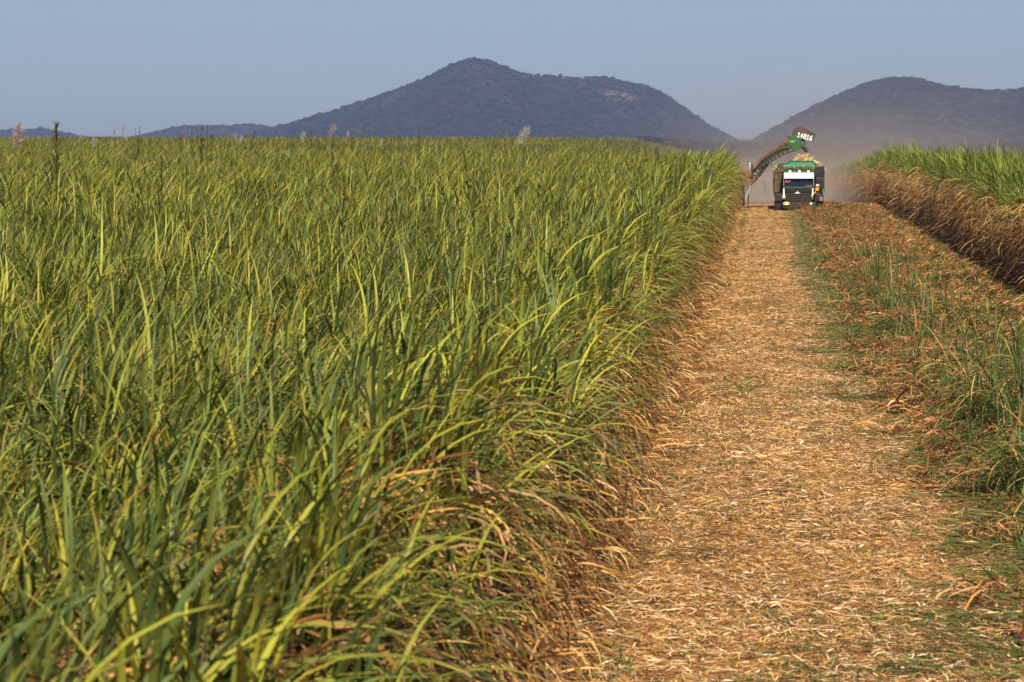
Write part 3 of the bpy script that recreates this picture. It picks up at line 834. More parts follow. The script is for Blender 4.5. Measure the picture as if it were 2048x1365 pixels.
def wheel(parent, x, y, r, w, rim=True):
    """tyre with treads and a dished rim; axle along X, centre height r"""
    t = MB()
    prof = [(-w / 2, r * 0.62), (-w / 2, r * 0.9), (-w * 0.36, r), (w * 0.36, r), (w / 2, r * 0.9), (w / 2, r * 0.62)]
    k = 28; V = []; F = []
    for i in range(k):
        a = 2 * math.pi * i / k
        for (px, pr) in prof: V.append((x + px, y + pr * math.cos(a), r + pr * math.sin(a)))
    m_ = len(prof)
    for i in range(k):
        for j in range(m_):
            F.append((i * m_ + j, i * m_ + (j + 1) % m_, ((i + 1) % k) * m_ + (j + 1) % m_, ((i + 1) % k) * m_ + j))
    t._add(V, F)
    for i in range(k):                                  # tread lugs
        a = 2 * math.pi * i / k
        c, s_ = math.cos(a), math.sin(a)
        x0 = x - w * 0.4 if i % 2 else x
        t.bar((x0, y + r * 1.0 * c, r + r * 1.0 * s_), (x0 + w * 0.4, y + r * 1.0 * c, r + r * 1.0 * s_), r * 0.08)
    wt = t.build('wheel', M_TYRE, parent)
    rm = MB().cyl((y, r), r * 0.6, x - w * 0.3, x + w * 0.3, 24); rm.cyl((y, r), r * 0.2, x - w * 0.48, x + w * 0.48, 12)
    rm.build('rim', M_RIM, wt)
    return wt

# ------------------------------------------------------------------ truck
D_T = 167.2
def TX(zx): return (zx - 715) / 355.0
def TZ(zy): return (1281 - zy) / 355.0
tr = empty('cane_truck', (pix(1598, 422, D_T).x, D_T, 0.03))
tag(tr, 'green cane haulage truck facing the camera with a white windscreen visor, below the elevator', 'truck')
MB().box(-.42, -.30, 0.3, 8.9, .62, .86).box(.30, .42, 0.3, 8.9, .62, .86).box(-.42, .42, 1.0, 1.15, .55, .75).box(-.42, .42, 5.0, 5.2, .55, .75).build('chassis', M_BLACK, tr)
# cab shell: lower nose, pillars, roof, back wall, doors
c = MB()
x0, x1 = -0.93, 0.88
c.sprism([(0.10, 1.08), (0.0, 1.14), (0.0, 1.44), (0.05, 1.47), (1.65, 1.47), (1.65, 0.85), (0.25, 0.85)], x0, x1)
c.sprism([(0.27, 2.27), (0.22, 2.30), (0.42, 2.50), (0.7, 2.58), (1.65, 2.58), (1.65, 2.27)], x0, x1)
c.box(x0, x1, 1.58, 1.65, 1.47, 2.27)
for xa, xb in ((x0, x0 + 0.07), (x1 - 0.07, x1)):
    c.sprism([(0.05, 1.47), (0.27, 2.27), (0.35, 2.27), (0.13, 1.47)], xa, xb)
    c.box(xa, xb, 1.45, 1.58, 1.47, 2.27)
c.build('cab', M_DGREEN, tr, 0.02)
gl = MB().sprism([(0.075, 1.475), (0.255, 2.265), (0.262, 2.265), (0.082, 1.475)], x0 + .072, x1 - .072).build('windscreen', M_GLASS, tr)
for s in (0, 1):
    xa = x0 + 0.02 if s == 0 else x1 - 0.03
    MB().sprism([(0.16, 1.49), (0.37, 2.25), (1.44, 2.25), (1.44, 1.49)], xa, xa + 0.01).build('side_window', M_GLASS, tr)
sp = MB()
for i in range(5): sp.box(x0 + .12, x1 - .12, -0.02, -0.003, 1.17 + i * 0.055, 1.195 + i * 0.055)
sp.build('front_panel', M_BLACK, tr)
for xs, mt in ((-0.30, M_SEATT), (0.28, M_SEATG)):
    s_ = MB().box(xs - .2, xs + .2, 0.45, 0.8, 1.25, 1.42).box(xs - .22, xs + .22, 0.62, 0.75, 1.4, 1.98).build('seat', mt, tr, 0.04)
MB().tube([(0.30 + .19 * math.cos(t), 0.50 + .06 * math.sin(t), 1.58 + .17 * math.sin(t)) for t in np.linspace(0, 6.283, 17)], 0.03).build('steering_wheel', M_BLACK, tr)
MB().box(x0 + .07, x1 - .07, 0.2, 0.5, 1.472, 1.53).build('dashboard', M_BLACK, tr)
MB().sprism([(-0.06, 1.95), (0.14, 2.27), (0.20, 2.27), (0.0, 1.95)], TX(408), TX(1012)).build('sun_visor', M_WHITE, tr, 0.01)
number('97', 0.20, 0.13, 0.06, 0.05, M_RED, tr, (TX(480), 0.105, 1.83), 0.0, R(-13))
st = MB()
for k_, wd in enumerate((.05, .03, .045, .03)): st.box(TX(855) + k_ * .062, TX(855) + k_ * .062 + wd, .060, .068, 1.49, 1.56)
st.build('sticker', M_RED, tr)
MB().disc(TX(960), 1.525, .022, .058, .068, 10).build('dot_sticker', M_WHITE, tr)
for zx in (525, 718, 905):
    l = MB().disc(TX(zx), TZ(445), 0.075, 0.13, 0.30, 14, 0.075).build('roof_lamp', M_LENS, tr)
    MB().box(TX(zx) - .09, TX(zx) + .09, 0.19, 0.33, TZ(445) - .10, TZ(445) + .06).build('lamp_housing', M_DGREEN, l)
for xa in (-.45, .25): MB().bar((xa, .03, 1.50), (xa + .32, .10, 1.72), .02).build('wiper', M_BLACK, tr)
# sleeper wall behind the cab roof, with upright bars
bw = MB().box(x0, x1 + .02, 0.42, 0.50, 2.50, 2.72)
bw.build('wind_deflector', M_GREEN, tr, 0.02)
MB().prism([(TX(640), TZ(900)), (TX(680), TZ(850)), (TX(720), TZ(900))], -0.05, -0.02).box(TX(625), TX(735), -0.045, -0.021, TZ(900), TZ(888)).build('badge', M_WHITE, tr)
g_ = MB().box(x0 + .12, x1 - .12, 0.02, 0.24, .56, 1.10)
for i in range(6): g_.box(x0 + .14, x1 - .14, -0.015, 0.018, .60 + i * .085, .635 + i * .085)
g_.build('grille', M_GRILLE, tr, 0.01)
MB().prism([(-1.0, .50), (-0.95, .56), (0.93, .56), (1.0, .50), (0.95, .24), (0.6, .18), (-0.6, .18), (-.95, .24)], -0.12, 0.08).build('bumper', M_GRILLE, tr, 0.02)
MB().box(-1.02, -.52, -0.17, -0.13, .335, .375).build('bumper_step', M_BLACK, tr)
MB().box(-.1, .3, -.14, -.122, .26, .38).build('number_plate', M_BLACK, tr)
for s in (-1, 1):
    xx = -0.74 if s < 0 else 0.72
    h = MB().box(xx - .17, xx + .17, -0.16, -0.122, .40, .57).build('headlight', M_AMBER if s < 0 else M_GRILLE, tr, 0.01, 'lit yellow headlight' if s < 0 else None)
    MB().disc(xx + .03 * -s, .485, .075, -0.185, -0.162, 16).build('lens', M_LAMPON if s < 0 else M_LENS, h)
    wx = TX(400) if s < 0 else TX(995)
    MB().prism([(wx - .035, TZ(790)), (wx + .03, TZ(800)), (wx + .05 , TZ(930)), (wx + .09 * (-s), TZ(985)), (wx - .09, TZ(985)), (wx - .05, TZ(930))], -0.05, 0.1).build('air_deflector', M_WHITE, tr, 0.01)
    # wings over the front wheels
    wg = MB(); pts = [(0.85 + .62 * math.cos(t), .52 + .62 * math.sin(t)) for t in np.linspace(0.15, 3.0, 12)]
    pin = [(0.85 + .57 * math.cos(t), .52 + .57 * math.sin(t)) for t in np.linspace(3.0, 0.15, 12)]
    for k in range(11):
        wg.sprism([pts[k], pts[k + 1], pin[10 - k], pin[11 - k]], s * 1.46 if s < 0 else 0.95, -1.0 if s < 0 else 1.40)
    wg.build('mudguard', M_BLACK, tr)
    MB().box(min(s * .98, s * 1.38), max(s * .98, s * 1.38), 0.18, 0.26, .62, 1.02).build('wing_panel', M_BLACK, tr, 0.02)
    wheel(tr, s * 1.245, 0.85, .50, .38)
    for yy in (6.0, 7.3): wheel(tr, s * 1.18, yy, .50, .46)
for ya in (.85, 6.0, 7.3): MB().cyl((ya, .5), .07, -1.1, 1.1, 8).build('axle', M_BLACK, tr)
for (za, zb, y0_, y1_) in ((172, 205, 590, 775), (1180, 1232, 630, 800)):
    mr_ = MB().box(TX(za), TX(zb), -0.05, 0.03, TZ(y1_), TZ(y0_)).build('mirror', M_BLACK, tr, 0.01)
    xm = (TX(za) + TX(zb)) / 2; xe = x0 if xm < 0 else x1
    MB().tube([(xe, 0.2, TZ(y0_) + .03), (xm, 0.0, TZ(y0_) + .03), (xm, 0.0, TZ(y1_) - .03), (xe, 0.2, TZ(y1_) - .03)], 0.025).build('mirror_arm', M_BLACK, mr_)
# air cleaner, tool box and lamps on the right side
ac = MB().box(TX(1015), TX(1238), 1.35, 1.85, TZ(560), TZ(335)).build('air_cleaner', M_BLACK, tr, 0.04)
MB().disc(TX(1110), TZ(450), .10, 1.30, 1.349, 18).disc(TX(1185), TZ(470), .06, 1.31, 1.348, 14).build('intake_cap', M_GRILLE, ac)
MB().box(TX(1060), TX(1215), 1.2, 1.8, TZ(800), TZ(565)).box(TX(1080), TX(1190), 1.17, 1.2, TZ(690), TZ(600)).build('tool_box', M_BLACK, tr, 0.02)
MB().prism([(TX(1030), TZ(780)), (TX(1150), TZ(770)), (TX(1140), TZ(950)), (TX(1060), TZ(960))], 0.9, 1.15).build('lamp_bracket', M_GRILLE, tr)
MB().box(TX(1065), TX(1130), 0.84, 0.899, TZ(755), TZ(715)).build('marker_lamp', simple('cream_lens', (0.8, 0.6, 0.4), 0.4), tr)
MB().disc(TX(1090), TZ(815), .115, 0.82, 0.897, 16, .095).build('marker_lamp', M_AMBER, tr, label='large amber marker lamp')
MB().disc(TX(1055), TZ(890), .07, 0.83, 0.898, 14).build('marker_lamp', M_AMBER, tr, label='small amber marker lamp')
MB().disc(TX(1170), TZ(1010), .09, 0.16, 0.178, 14, .14).build('reflector', M_RIM, tr)
# bin
bn = MB()
outer = [(TX(205), TZ(930)), (TX(212), TZ(440)), (TX(320), TZ(292)), (TX(465), TZ(290)), (TX(530), TZ(236)), (TX(1000), TZ(240)), (TX(1080), TZ(330)), (TX(1235), TZ(338)), (TX(1235), TZ(900))]
bn.prism(outer, 1.95, 2.03)
bn.box(TX(205), TX(215), 2.03, 8.6, TZ(930), TZ(430)).box(TX(1225), TX(1235), 2.03, 8.6, TZ(900), TZ(338)).box(TX(216), TX(1224), 8.52, 8.6, .95, 2.6).box(TX(216), TX(1224), 2.03, 8.52, .9, 1.0)
bb = bn.build('cane_bin', M_GREEN, tr)
MB().tube([(x, 1.93, z) for x, z in outer[1:8]], 0.06).build('rim_rail', M_DGREEN, bb)
fr = MB()
for i, xx in enumerate(np.linspace(TX(215), TX(400), 4)): fr.box(xx - .018, xx + .018, 1.90, 1.948, TZ(930), TZ(440 - 45 * min(i, 3)))
for zz in (1.0, 1.45, 1.9, 2.3): fr.box(TX(212), TX(400), 1.915, 1.948, zz - .02, zz + .02)
fr.build('ladder_frame', M_RUSTG, bb)
MB().prism([(TX(222), TZ(925)), (TX(222), TZ(450)), (TX(330), TZ(310)), (TX(400), TZ(330)), (TX(400), TZ(925))], 1.949, 1.9495).build('mud_panel', M_RUSTG, bb)
for zx in (500, 745, 975): MB().box(TX(zx) - .012, TX(zx) + .012, 1.88, 1.925, TZ(480), TZ(250)).build('upright_bar', M_GREEN, bb)
for yy in np.arange(2.3, 8.5, 0.9):
    MB().box(TX(205) - .05, TX(205) - .001, yy, yy + .08, 1.0, 2.35).build('side_rib', M_DGREEN, bb)
    MB().box(TX(1235) + .001, TX(1235) + .05, yy, yy + .08, 1.1, 2.6).build('side_rib', M_DGREEN, bb)
# load of cut billets
r = np.random.default_rng(5)
tx0 = tr.location.x
def mound(x, y):
    base = 2.55 + 0.70 * np.exp(-((x - 0.30) / 0.55) ** 2) * np.exp(-((y - 3.9) / 2.6) ** 2) + 0.12 * np.exp(-((x - 1.1) / 0.5) ** 2)
    return base - 0.35 * sstep(0.9, 1.4, np.abs(x)) * 0.6
xs = np.linspace(-1.38, 1.4, 30); ys = np.linspace(2.1, 8.4, 40); XX, YYm = np.meshgrid(xs, ys)
ZZ = mound(XX, YYm) + 0.05 * (fbm(XX * 5, YYm * 5, 2) - .5) - 0.05
idx = np.arange(XX.size).reshape(XX.shape)
A = Acc()
A.add((np.stack([XX, YYm, ZZ], -1).reshape(-1, 3), np.stack([idx[:-1, :-1], idx[:-1, 1:], idx[1:, 1:], idx[1:, :-1]], -1).reshape(-1, 4), np.zeros((XX.size, 3)) + [0.25, 0.16, 0.07]))
n = 2600
bx = r.uniform(-1.36, 1.38, n); by = 2.1 + 6.2 * r.random(n) ** 1.6
bz = mound(bx, by) + r.uniform(-.03, .03, n)
a = r.uniform(0, 6.28, n); e = r.normal(0, .35, n); Ln = r.uniform(.15, .3, n)
bs = np.stack([bx, by, bz], -1); tp = bs + np.stack([np.cos(a) * np.cos(e), np.sin(a) * np.cos(e), np.sin(e)], -1) * Ln[:, None]
A.add(rods(bs, tp, r.uniform(.012, .02, n), pick(r, [(0.45, 0.36, 0.14), (0.55, 0.42, 0.2), (0.35, 0.22, 0.08), (0.62, 0.55, 0.32), (0.16, 0.12, 0.05)], n, .15), 5))
ld = link('cane_load', A.mesh('cane_load', M_STRAW), None, tr.location)
tag(ld, 'heap of pale chopped cane billets filling the truck bin', 'cane load', kind='stuff')
A = Acc(); n = 650
cx = r.choice([-0.50, 0.02, 0.53], n) + r.normal(0, .15, n); cx = np.clip(cx, -.92, .86)
b = np.stack([cx, r.uniform(0.32, 0.45, n), 2.42 + r.random(n) * .30], -1)
A.add(blades(r, b, r.uniform(3.14, 6.28, n), np.radians(r.uniform(-40, 50, n)), r.uniform(.05, .16, n), np.radians(r.uniform(10, 90, n)), r.uniform(.01, .03, n), pick(r, DRY[:4] + [(0.5, 0.3, 0.12)], n, .2), None, 2, 2, 1, .5, .6))
ld = link('leaf_trash', A.mesh('leaf_trash', M_STRAW), None, tr.location)
tag(ld, 'brown chopped leaf trash caught along the top of the truck cab', 'leaf trash', kind='stuff')

# ------------------------------------------------------------------ harvester
D_H = 173.0
hv = empty('cane_harvester', (-3.0, D_H, 0.0))
tag(hv, 'green cane harvester half hidden in the cane with its raised elevator bent over the truck', 'harvester')
def HP(zx, zy):
    p = pix(1460 + zx / 6.5, 230 + zy / 6.5, D_H); return (p.x + 3.0, p.z)
def HQ(zx, zy, dy=0.0):
    a = HP(zx, zy); return (a[0], dy, a[1])
up = [(232, 800), (290, 690), (340, 620), (425, 535), (520, 462), (640, 392), (760, 335)]
lo = [(330, 862), (395, 800), (470, 705), (520, 628), (600, 580), (700, 525), (840, 476)]
def lerp2(i, f, g): # fraction between upper and lower edge
    a = up[i]; b = lo[i]; return (a[0] + (b[0] - a[0]) * f + g[0], a[1] + (b[1] - a[1]) * f + g[1])
def ribbon(mb, f0, f1, y0, y1, i0=0, i1=6):
    for i in range(i0, i1):
        q = [HP(*lerp2(i, f0, (0, 0))), HP(*lerp2(i + 1, f0, (0, 0))), HP(*lerp2(i + 1, f1, (0, 0))), HP(*lerp2(i, f1, (0, 0)))]
        mb.prism(q, y0, y1)
    return mb
el = ribbon(MB(), 0.0, 0.17, -0.52, 0.52).build('elevator', M_RUST, hv, label='brown dusty top cover of the elevator')
for ya in (-.50, .44): ribbon(MB(), 0.18, 0.62, ya, ya + .06, 2).build('side_panel', M_EGREEN, el)
for ya in (-.50, .42): ribbon(MB(), 0.84, 1.0, ya, ya + .08).build('lower_chord', M_EGREEN, el)
ribbon(ribbon(MB(), 0.18, 0.40, -0.505, -0.43, 0, 2), 0.63, 0.83, -0.505, -0.43, 0, 2).build('boom_plate', M_EGREEN, el)
br = MB()
for i in range(0, 6):
    for f in (0.0, 0.5):
        a = tuple(np.array(up[i]) * (1 - f) + np.array(up[i + 1]) * f); b_ = tuple(np.array(lo[i]) * (1 - f) + np.array(lo[i + 1]) * f)
        for yy in (-.47, .47): br.bar(HQ(*a, yy), HQ(*b_, yy), 0.07)
        mid = tuple((np.array(a) * .3 + np.array(b_) * .7))
        br.box(HP(*mid)[0] - .03, HP(*mid)[0] + .03, -.42, .42, HP(*mid)[1] - .1, HP(*mid)[1] + .1)
br.build('brace', M_BLACK, el)
ribbon(MB(), 0.64, 0.70, -.41, .41, 2).build('conveyor_floor', M_BLACK, el)
MB().prism([HP(*p) for p in [(650, 385), (700, 320), (770, 295), (780, 330), (690, 395)]], -.53, .53).build('chain_guard', M_RUST, el)
MB().tube([HQ(300, 730, -.6), HQ(430, 590, -.6), HQ(560, 500, -.6), HQ(700, 430, -.6), HQ(800, 420, -.62)], .05).build('hose', M_BLACK, el)
MB().bar(HQ(330, 700, -.6), HQ(500, 640, -.6), .12, .12, 8).bar(HQ(380, 770, -.6), HQ(480, 620, -.6), .05, .05, 8).build('lift_cylinder', M_BLACK, el)
hd = MB().prism([HP(*p) for p in [(755, 262), (820, 258), (925, 318), (942, 400), (900, 455), (830, 470), (770, 400), (700, 372), (760, 330)]], -.55, .55).build('extractor_housing', M_HGREEN, hv, 0.03)
MB().prism([HP(*p) for p in [(770, 340), (870, 330), (800, 362)]], -.575, -.552).build('stripe', simple('pale_green_stripe', (0.2, 0.4, 0.2), .5), hd)
tb = MB()
for k in range(5): tb.bar(HQ(*(930 + k * 2, 330 + k)), HQ(*(930 + k * 2, 332 + k)), .01)
MB().prism([HP(*p) for p in [(930, 300), (965, 310), (962, 350), (925, 345)]], -.45, .45).build('hood_pivot', M_BLACK, hd)
hood = MB()
poly = [(800, 250), (806, 225), (832, 182), (860, 165), (885, 153), (915, 150), (945, 160), (1030, 203), (1116, 250), (1072, 352), (1020, 335), (970, 312), (880, 275)]
hood.prism([HP(*p) for p in poly], -0.60, -0.52)
hood.prism([HP(*p) for p in poly], 0.52, 0.60)
for i in range(1, 8): hood.prism([HP(*poly[i]), HP(*poly[i + 1]), HP(poly[i + 1][0] - 3, poly[i + 1][1] + 12), HP(poly[i][0] - 3, poly[i][1] + 12)], -.519, .519)
ho = hood.build('extractor_hood', M_HOOD, hv)
c0 = HP(972, 283); ang = -math.atan2(305 - 255, 1068 - 878)
number('14816', 0.26, 0.125, 0.062, 0.055, M_WHITE, ho, (c0[0], -0.612, c0[1]), -ang)
MB().tube([HQ(955, 320, -.3), HQ(972, 345, -.35), HQ(975, 375, -.35), HQ(968, 402, -.3)], 0.06).build('hose', M_BLACK, hd)
MB().bar(HQ(935, 415), HQ(985, 452), .22, .5, 10).bar(HQ(960, 440), HQ(1015, 472), .26, .5, 10).build('flap_motor', M_HOOD, hd)
MB().bar(HQ(860, 470), HQ(905, 505), .03).build('dangling_strap', M_BLACK, hd)
MB().bar(HQ(535, 600), HQ(533, 665), .05).build('dangling_strap', M_BLACK, hd)
MB().bar(HQ(268, 905, -.65), HQ(207, 1095, -.65), .11, .11, 10).build('hydraulic_rod', M_CHROME, hv)
MB().bar(HQ(340, 800, -.65), HQ(265, 910, -.65), .17, .17, 10).build('hydraulic_cylinder', M_RUST, hv)
MB().prism([HP(*p) for p in [(150, 700), (235, 730), (300, 800), (290, 850), (150, 860)]], -.3, .6).build('body_side', M_RUST, hv, 0.02)  # brown side panel added for the harvester body beside the elevator foot
MB().prism([HP(*p) for p in [(225, 790), (330, 862), (270, 920), (215, 920)]], -.5, .5).build('slew_table', M_RUST, hv)
MB().prism([HP(*p) for p in [(228, 900), (246, 900), (240, 1250), (230, 1250)]], .1, .4).build('rear_post', M_BLACK, hv)
MB().prism([HP(*p) for p in [(248, 612), (272, 612), (272, 700), (258, 705)]], -.62, -.56).build('mirror', M_CHROME, hv)
MB().prism([HP(*p) for p in [(274, 640), (300, 640), (300, 720), (276, 720)]], -.60, -.5).build('work_lamp', M_BLACK, hv)
MB().tube([HQ(210, 610, -.58), HQ(270, 608, -.58), HQ(285, 640, -.58), HQ(290, 760, -.5)], .04).build('mirror_arm', M_BLACK, hv)
# body, standing in the cane behind the wall of leaves
MB().box(-1.2, 1.2, -0.2, 8.2, .75, 1.25).build('chassis', M_RUST, hv, 0.03)
MB().sprism([(3.6, 1.25), (0.4, 1.25), (0.4, 2.5), (1.0, 2.75), (3.6, 2.75)], -1.05, 1.05).build('engine_cover', M_HGREEN, hv, 0.05)
MB().box(-.75, .75, 5.0, 6.6, 1.25, 1.9).box(-.8, .8, 4.95, 6.65, 2.95, 3.1).box(-.75, -.68, 5.0, 5.1, 1.9, 2.95).box(.68, .75, 5.0, 5.1, 1.9, 2.95).box(-.75, -.68, 6.5, 6.6, 1.9, 2.95).box(.68, .75, 6.5, 6.6, 1.9, 2.95).build('cab', M_HGREEN, hv, 0.02)
MB().box(-.70, .70, 5.02, 5.04, 1.9, 2.95).box(-.70, .70, 6.56, 6.58, 1.9, 2.95).box(-.73, -.71, 5.1, 6.5, 1.9, 2.95).box(.71, .73, 5.1, 6.5, 1.9, 2.95).build('cab_window', M_GLASS, hv)
MB().prism([(.6 * math.cos(t), 2.0 + .6 * math.sin(t)) for t in np.linspace(0, 6.0, 20)], -.35, .35).build('primary_extractor', M_RUST, hv, 0.03)
for s in (-1, 1):
    for yy, rr in ((1.3, .75), (6.0, .5)): wheel(hv, s * 1.25, yy, rr, .42)
    MB().sprism([(8.2, .4), (10.0, .1), (9.6, 1.7), (8.2, 1.9)], s * .9 - .2, s * .9 + .2).build('crop_divider', M_HGREEN, hv, 0.03)

# clump of cut leaves dropping below the elevator
r = np.random.default_rng(77); A = Acc(); n = 46
pc = pix(1531, 376, 166.0)
b = np.stack([r.normal(0, .14, n), r.normal(0, .12, n), r.normal(0, .13, n)], -1)
b[:, 2] -= b[:, 0] * 1.0
A.add(blades(r, b, r.uniform(0, 6.28, n), np.radians(r.uniform(-70, 60, n)), r.uniform(.2, .5, n), np.radians(r.uniform(20, 110, n)), r.uniform(.01, .03, n), pick(r, YG[:3] + DG, n, .15), None, 4, 2, 1, .5, .5))
o = link('falling_leaves', A.mesh('falling_leaves', M_LEAF), None, pc)
tag(o, 'loose bunch of green cane leaves falling between harvester and truck', 'leaf bunch')

# ------------------------------------------------------------------ plumes and weeds
def plume_proto(seed, hair=300, col=(0.62, 0.49, 0.44), slim=1.0):
    r = np.random.default_rng(seed); A = Acc()
    t = r.random(hair) ** 0.85
    b = np.stack([0.10 * t ** 2, np.zeros(hair), t], -1)
    L = (0.10 + 0.26 * np.sin(np.pi * np.clip(0.12 + t * 0.9, 0, 1))) * slim * r.uniform(.6, 1.1, hair)
    c = np.array(col)[None] * r.uniform(.7, 1.25, (hair, 1))
    A.add(blades(r, b, r.uniform(0, 6.28, hair), np.radians(r.uniform(30, 70, hair)), L, np.radians(r.uniform(20, 90, hair)), r.uniform(.012, .03, hair), c, c * 1.15, 4, 2, 1.3, .3, .5))
    A.add(rods(np.array([[0, 0, 0.0]]), np.array([[0.08, 0, .95]]), np.array([.012]), np.array([[.25, .15, .1]])))
    return A.mesh('plume', M_PLUME)
PL = [plume_proto(801, slim=1.5), plume_proto(802, 260, (0.70, 0.60, 0.57), 1.25), plume_proto(803, 200, (0.46, 0.30, 0.26), .85)]
r = np.random.default_rng(4)
ST = Acc(); ST.add(rods(np.array([[0, 0, 0.0]]), np.array([[0, 0, 1.0]]), np.array([.014]), np.array([[.22, .20, .07]]), 5)); STALK = ST.mesh('stalk', M_LEAF)
# x, top y, bottom y of the plume in the photo, mesh, lean, label
plumes = [
    (33, 243, 300, 0, 0.05, 'biggest pinkish plume, standing above the cane near the far left of the field'),
    (188, 271, 296, 1, 0.0, 'pink plume left of the leftmost ridge dip, just at the cane tops'),
    (228, 256, 276, 2, 0.0, 'thin straw-coloured spike between the pink plume and the small dark weed at left'),
    (245, 250, 268, 2, 0.12, 'thin leaning brown spike against the sky beside the straw-coloured one'),
    (253, 266, 284, 1, 0.1, 'small pale plume just left of the lone dark pointed weed'),
    (368, 252, 275, 2, 0.0, 'slim brownish plume in front of the low ridge among dark weeds'),
    (472, 266, 287, 0, -0.2, 'broad brown-pink plume at the foot of the low ridge, left one of a pair'),
    (480, 270, 290, 1, 0.2, 'pink plume leaning right beside the broad brown-pink one'),
    (463, 294, 305, 1, 0.0, 'tiny white plume below the skyline under the broad pair'),
    (503, 298, 313, 1, 0.2, 'small lilac plume below the skyline, left of the fluffy grey one'),
    (526, 292, 308, 0, 0.3, 'small fluffy grey plume on a dark stalk below the skyline'),
    (517, 265, 283, 2, 0.1, 'faint reddish plume just right of the thin dark weed pair'),
    (606, 262, 287, 1, 0.05, 'pale pink plume at the cane tops left of the dark weed below the hill slope'),
    (660, 249, 274, 0, 0.35, 'large tan feather plume leaning right in front of the big hill'),
    (695, 261, 275, 1, 0.1, 'short pale plume next right after the large tan feather plume'),
    (718, 249, 263, 2, 0.3, 'small brown plume on a long bare stalk before the big hill'),
    (762, 276, 293, 1, 0.1, 'pink plume sunk in the cane tops beside a dark weed'),
    (1013, 261, 276, 2, 0.0, 'slim brown plume close left of the long silver plume'),
    (1036, 250, 293, 1, 0.45, 'long silver-pink plume leaning right, tallest in the middle of the field'),
    (1054, 303, 326, 1, 0.1, 'dull pink plume low in the cane under the long silver one'),
    (1085, 311, 327, 1, 0.0, 'small faded plume right of the dull pink one, below the skyline'),
    (1168, 314, 328, 1, 0.0, 'lone tiny pink plume in the green right of the middle group'),
    (1338, 280, 296, 2, 0.2, 'thin greyish plume near the right end of the left field'),
    (1362, 281, 298, 2, 0.45, 'greyish plume leaning right, the closest to the harvester'),
]
for (x, yt, yb, k, lean, lab) in plumes:
    hpx = yb - yt
    size = 0.72 if k != 2 else 0.5
    d = min(max(FPX * size / hpx, 60), 230)
    size = hpx * d / FPX / max(0.8, math.cos(lean))
    p = pix(x, yb, d); z0 = float(gz(p.x, d))
    lx = math.sin(lean) * size * 0.0
    t = empty('cane_plume', (p.x, d, z0)); tag(t, lab, 'cane plume', 'flowering cane plumes in the left field')
    s = link('stalk', STALK, t); s.scale = (1, 1, p.z - z0)
    f = link('plume', PL[k], t, (0, 0, p.z - z0)); f.scale = (size * .75, size * .75, size * .95); f.rotation_euler = (0, lean, 0)

def weed_proto(seed, n=75, slim=1.0):
    r = np.random.default_rng(seed); A = Acc(); B = Acc()
    B.add(rods(np.array([[0, 0, 0.0]]), np.array([[0.03, 0, 1.9]]), np.array([.008]), np.array([[.05, .045, .02]]), 5))
    t = r.choice(np.linspace(0.5, 1.95, 12), n) + r.normal(0, .03, n)
    t = np.minimum(t, 1.98)
    b = np.stack([0.015 * t, np.zeros(n), t], -1)
    L = (0.34 * (1 - t / 2.15) + 0.08) * slim * r.uniform(.6, 1.2, n)
    c = pick(r, [(0.05, 0.065, 0.016), (0.085, 0.095, 0.022), (0.11, 0.10, 0.03)], n, .2)
    A.add(blades(r, b, r.uniform(0, 6.28, n), np.radians(r.uniform(45, 82, n)), L, np.radians(r.uniform(0, 40, n)), r.uniform(.018, .035, n), c, c, 3, 2, 1.2, .3, .5))
    return A.mesh('foliage', M_LEAF), B.mesh('stem', M_LEAF)
WD = [weed_proto(901), weed_proto(902, 60, .9), weed_proto(903, 110, 1.5)]
weeds = [
    (110, 246, 75, 2, 'tallest dark seeding weed, standing above the cane at the left with a knob on top'),
    (270, 255, 120, 0, 'lone dark pointed weed where the left ridge meets the sky dip'),
    (358, 264, 150, 1, 'short dark weed at the left of the weed cluster before the low ridge'),
    (385, 264, 150, 0, 'broad short dark weed in the middle of the weed cluster'),
    (400, 251, 105, 0, 'tall dark weed, left one of the tall twins in the weed cluster'),
    (413, 251, 105, 1, 'tall narrow dark weed, right one of the tall twins in the weed cluster'),
    (421, 264, 120, 1, 'small dark weed leaning at the right of the tall twins'),
    (488, 265, 150, 1, 'short dark spike just right of the broad brown-pink plume'),
    (498, 257, 130, 1, 'thin dark weed standing left of the faint reddish plume'),
    (622, 261, 150, 1, 'dark pointed weed between the pale pink plume and the large tan feather plume'),
    (663, 269, 110, 1, 'dark weed at the foot of the large tan feather plume'),
    (704, 263, 150, 1, 'thin dark weed between the short pale plume and the long-stalked brown one'),
    (766, 268, 150, 1, 'dark weed just right of the sunken pink plume'),
    (786, 260, 150, 0, 'olive weed with a forked tip before the big hill'),
    (804, 277, 110, 1, 'dark weed whose top barely clears the cane, right of the forked one'),
    (838, 258, 160, 0, 'olive weed standing alone before the big hill, rightmost on the skyline'),
    (945, 300, 58, 1, 'spreading dark weed sunk in the green canopy below the hill summit'),
    (320, 318, 62, 0, 'dark weed column inside the canopy below the weed cluster'),
    (676, 362, 44, 1, 'dark weed column low in the canopy below the large tan feather plume'),
    (770, 392, 38, 1, 'dark stalk weed deep in the green canopy left of the middle'),
]
for (x, yt, d, k, lab) in weeds:
    p = pix(x, yt, d); z0 = float(gz(p.x, d)); H = p.z - z0
    t = empty('tall_weed', (p.x, d, z0)); tag(t, lab, 'weed', 'dark tall weeds growing through the left cane')
    s = 0.75 + 0.2 * (k == 2) + 0.2 * (d > 90)
    f = link('foliage', WD[k][0], t, (0, 0, H - 1.98 * s)); f.scale = (s, s, s)
    f.rotation_euler = (r.normal(0, .08), r.normal(0, .08), r.uniform(0, 6.28))
    st = link('stem', WD[k][1], t); st.scale = (1, 1, H / 1.92)

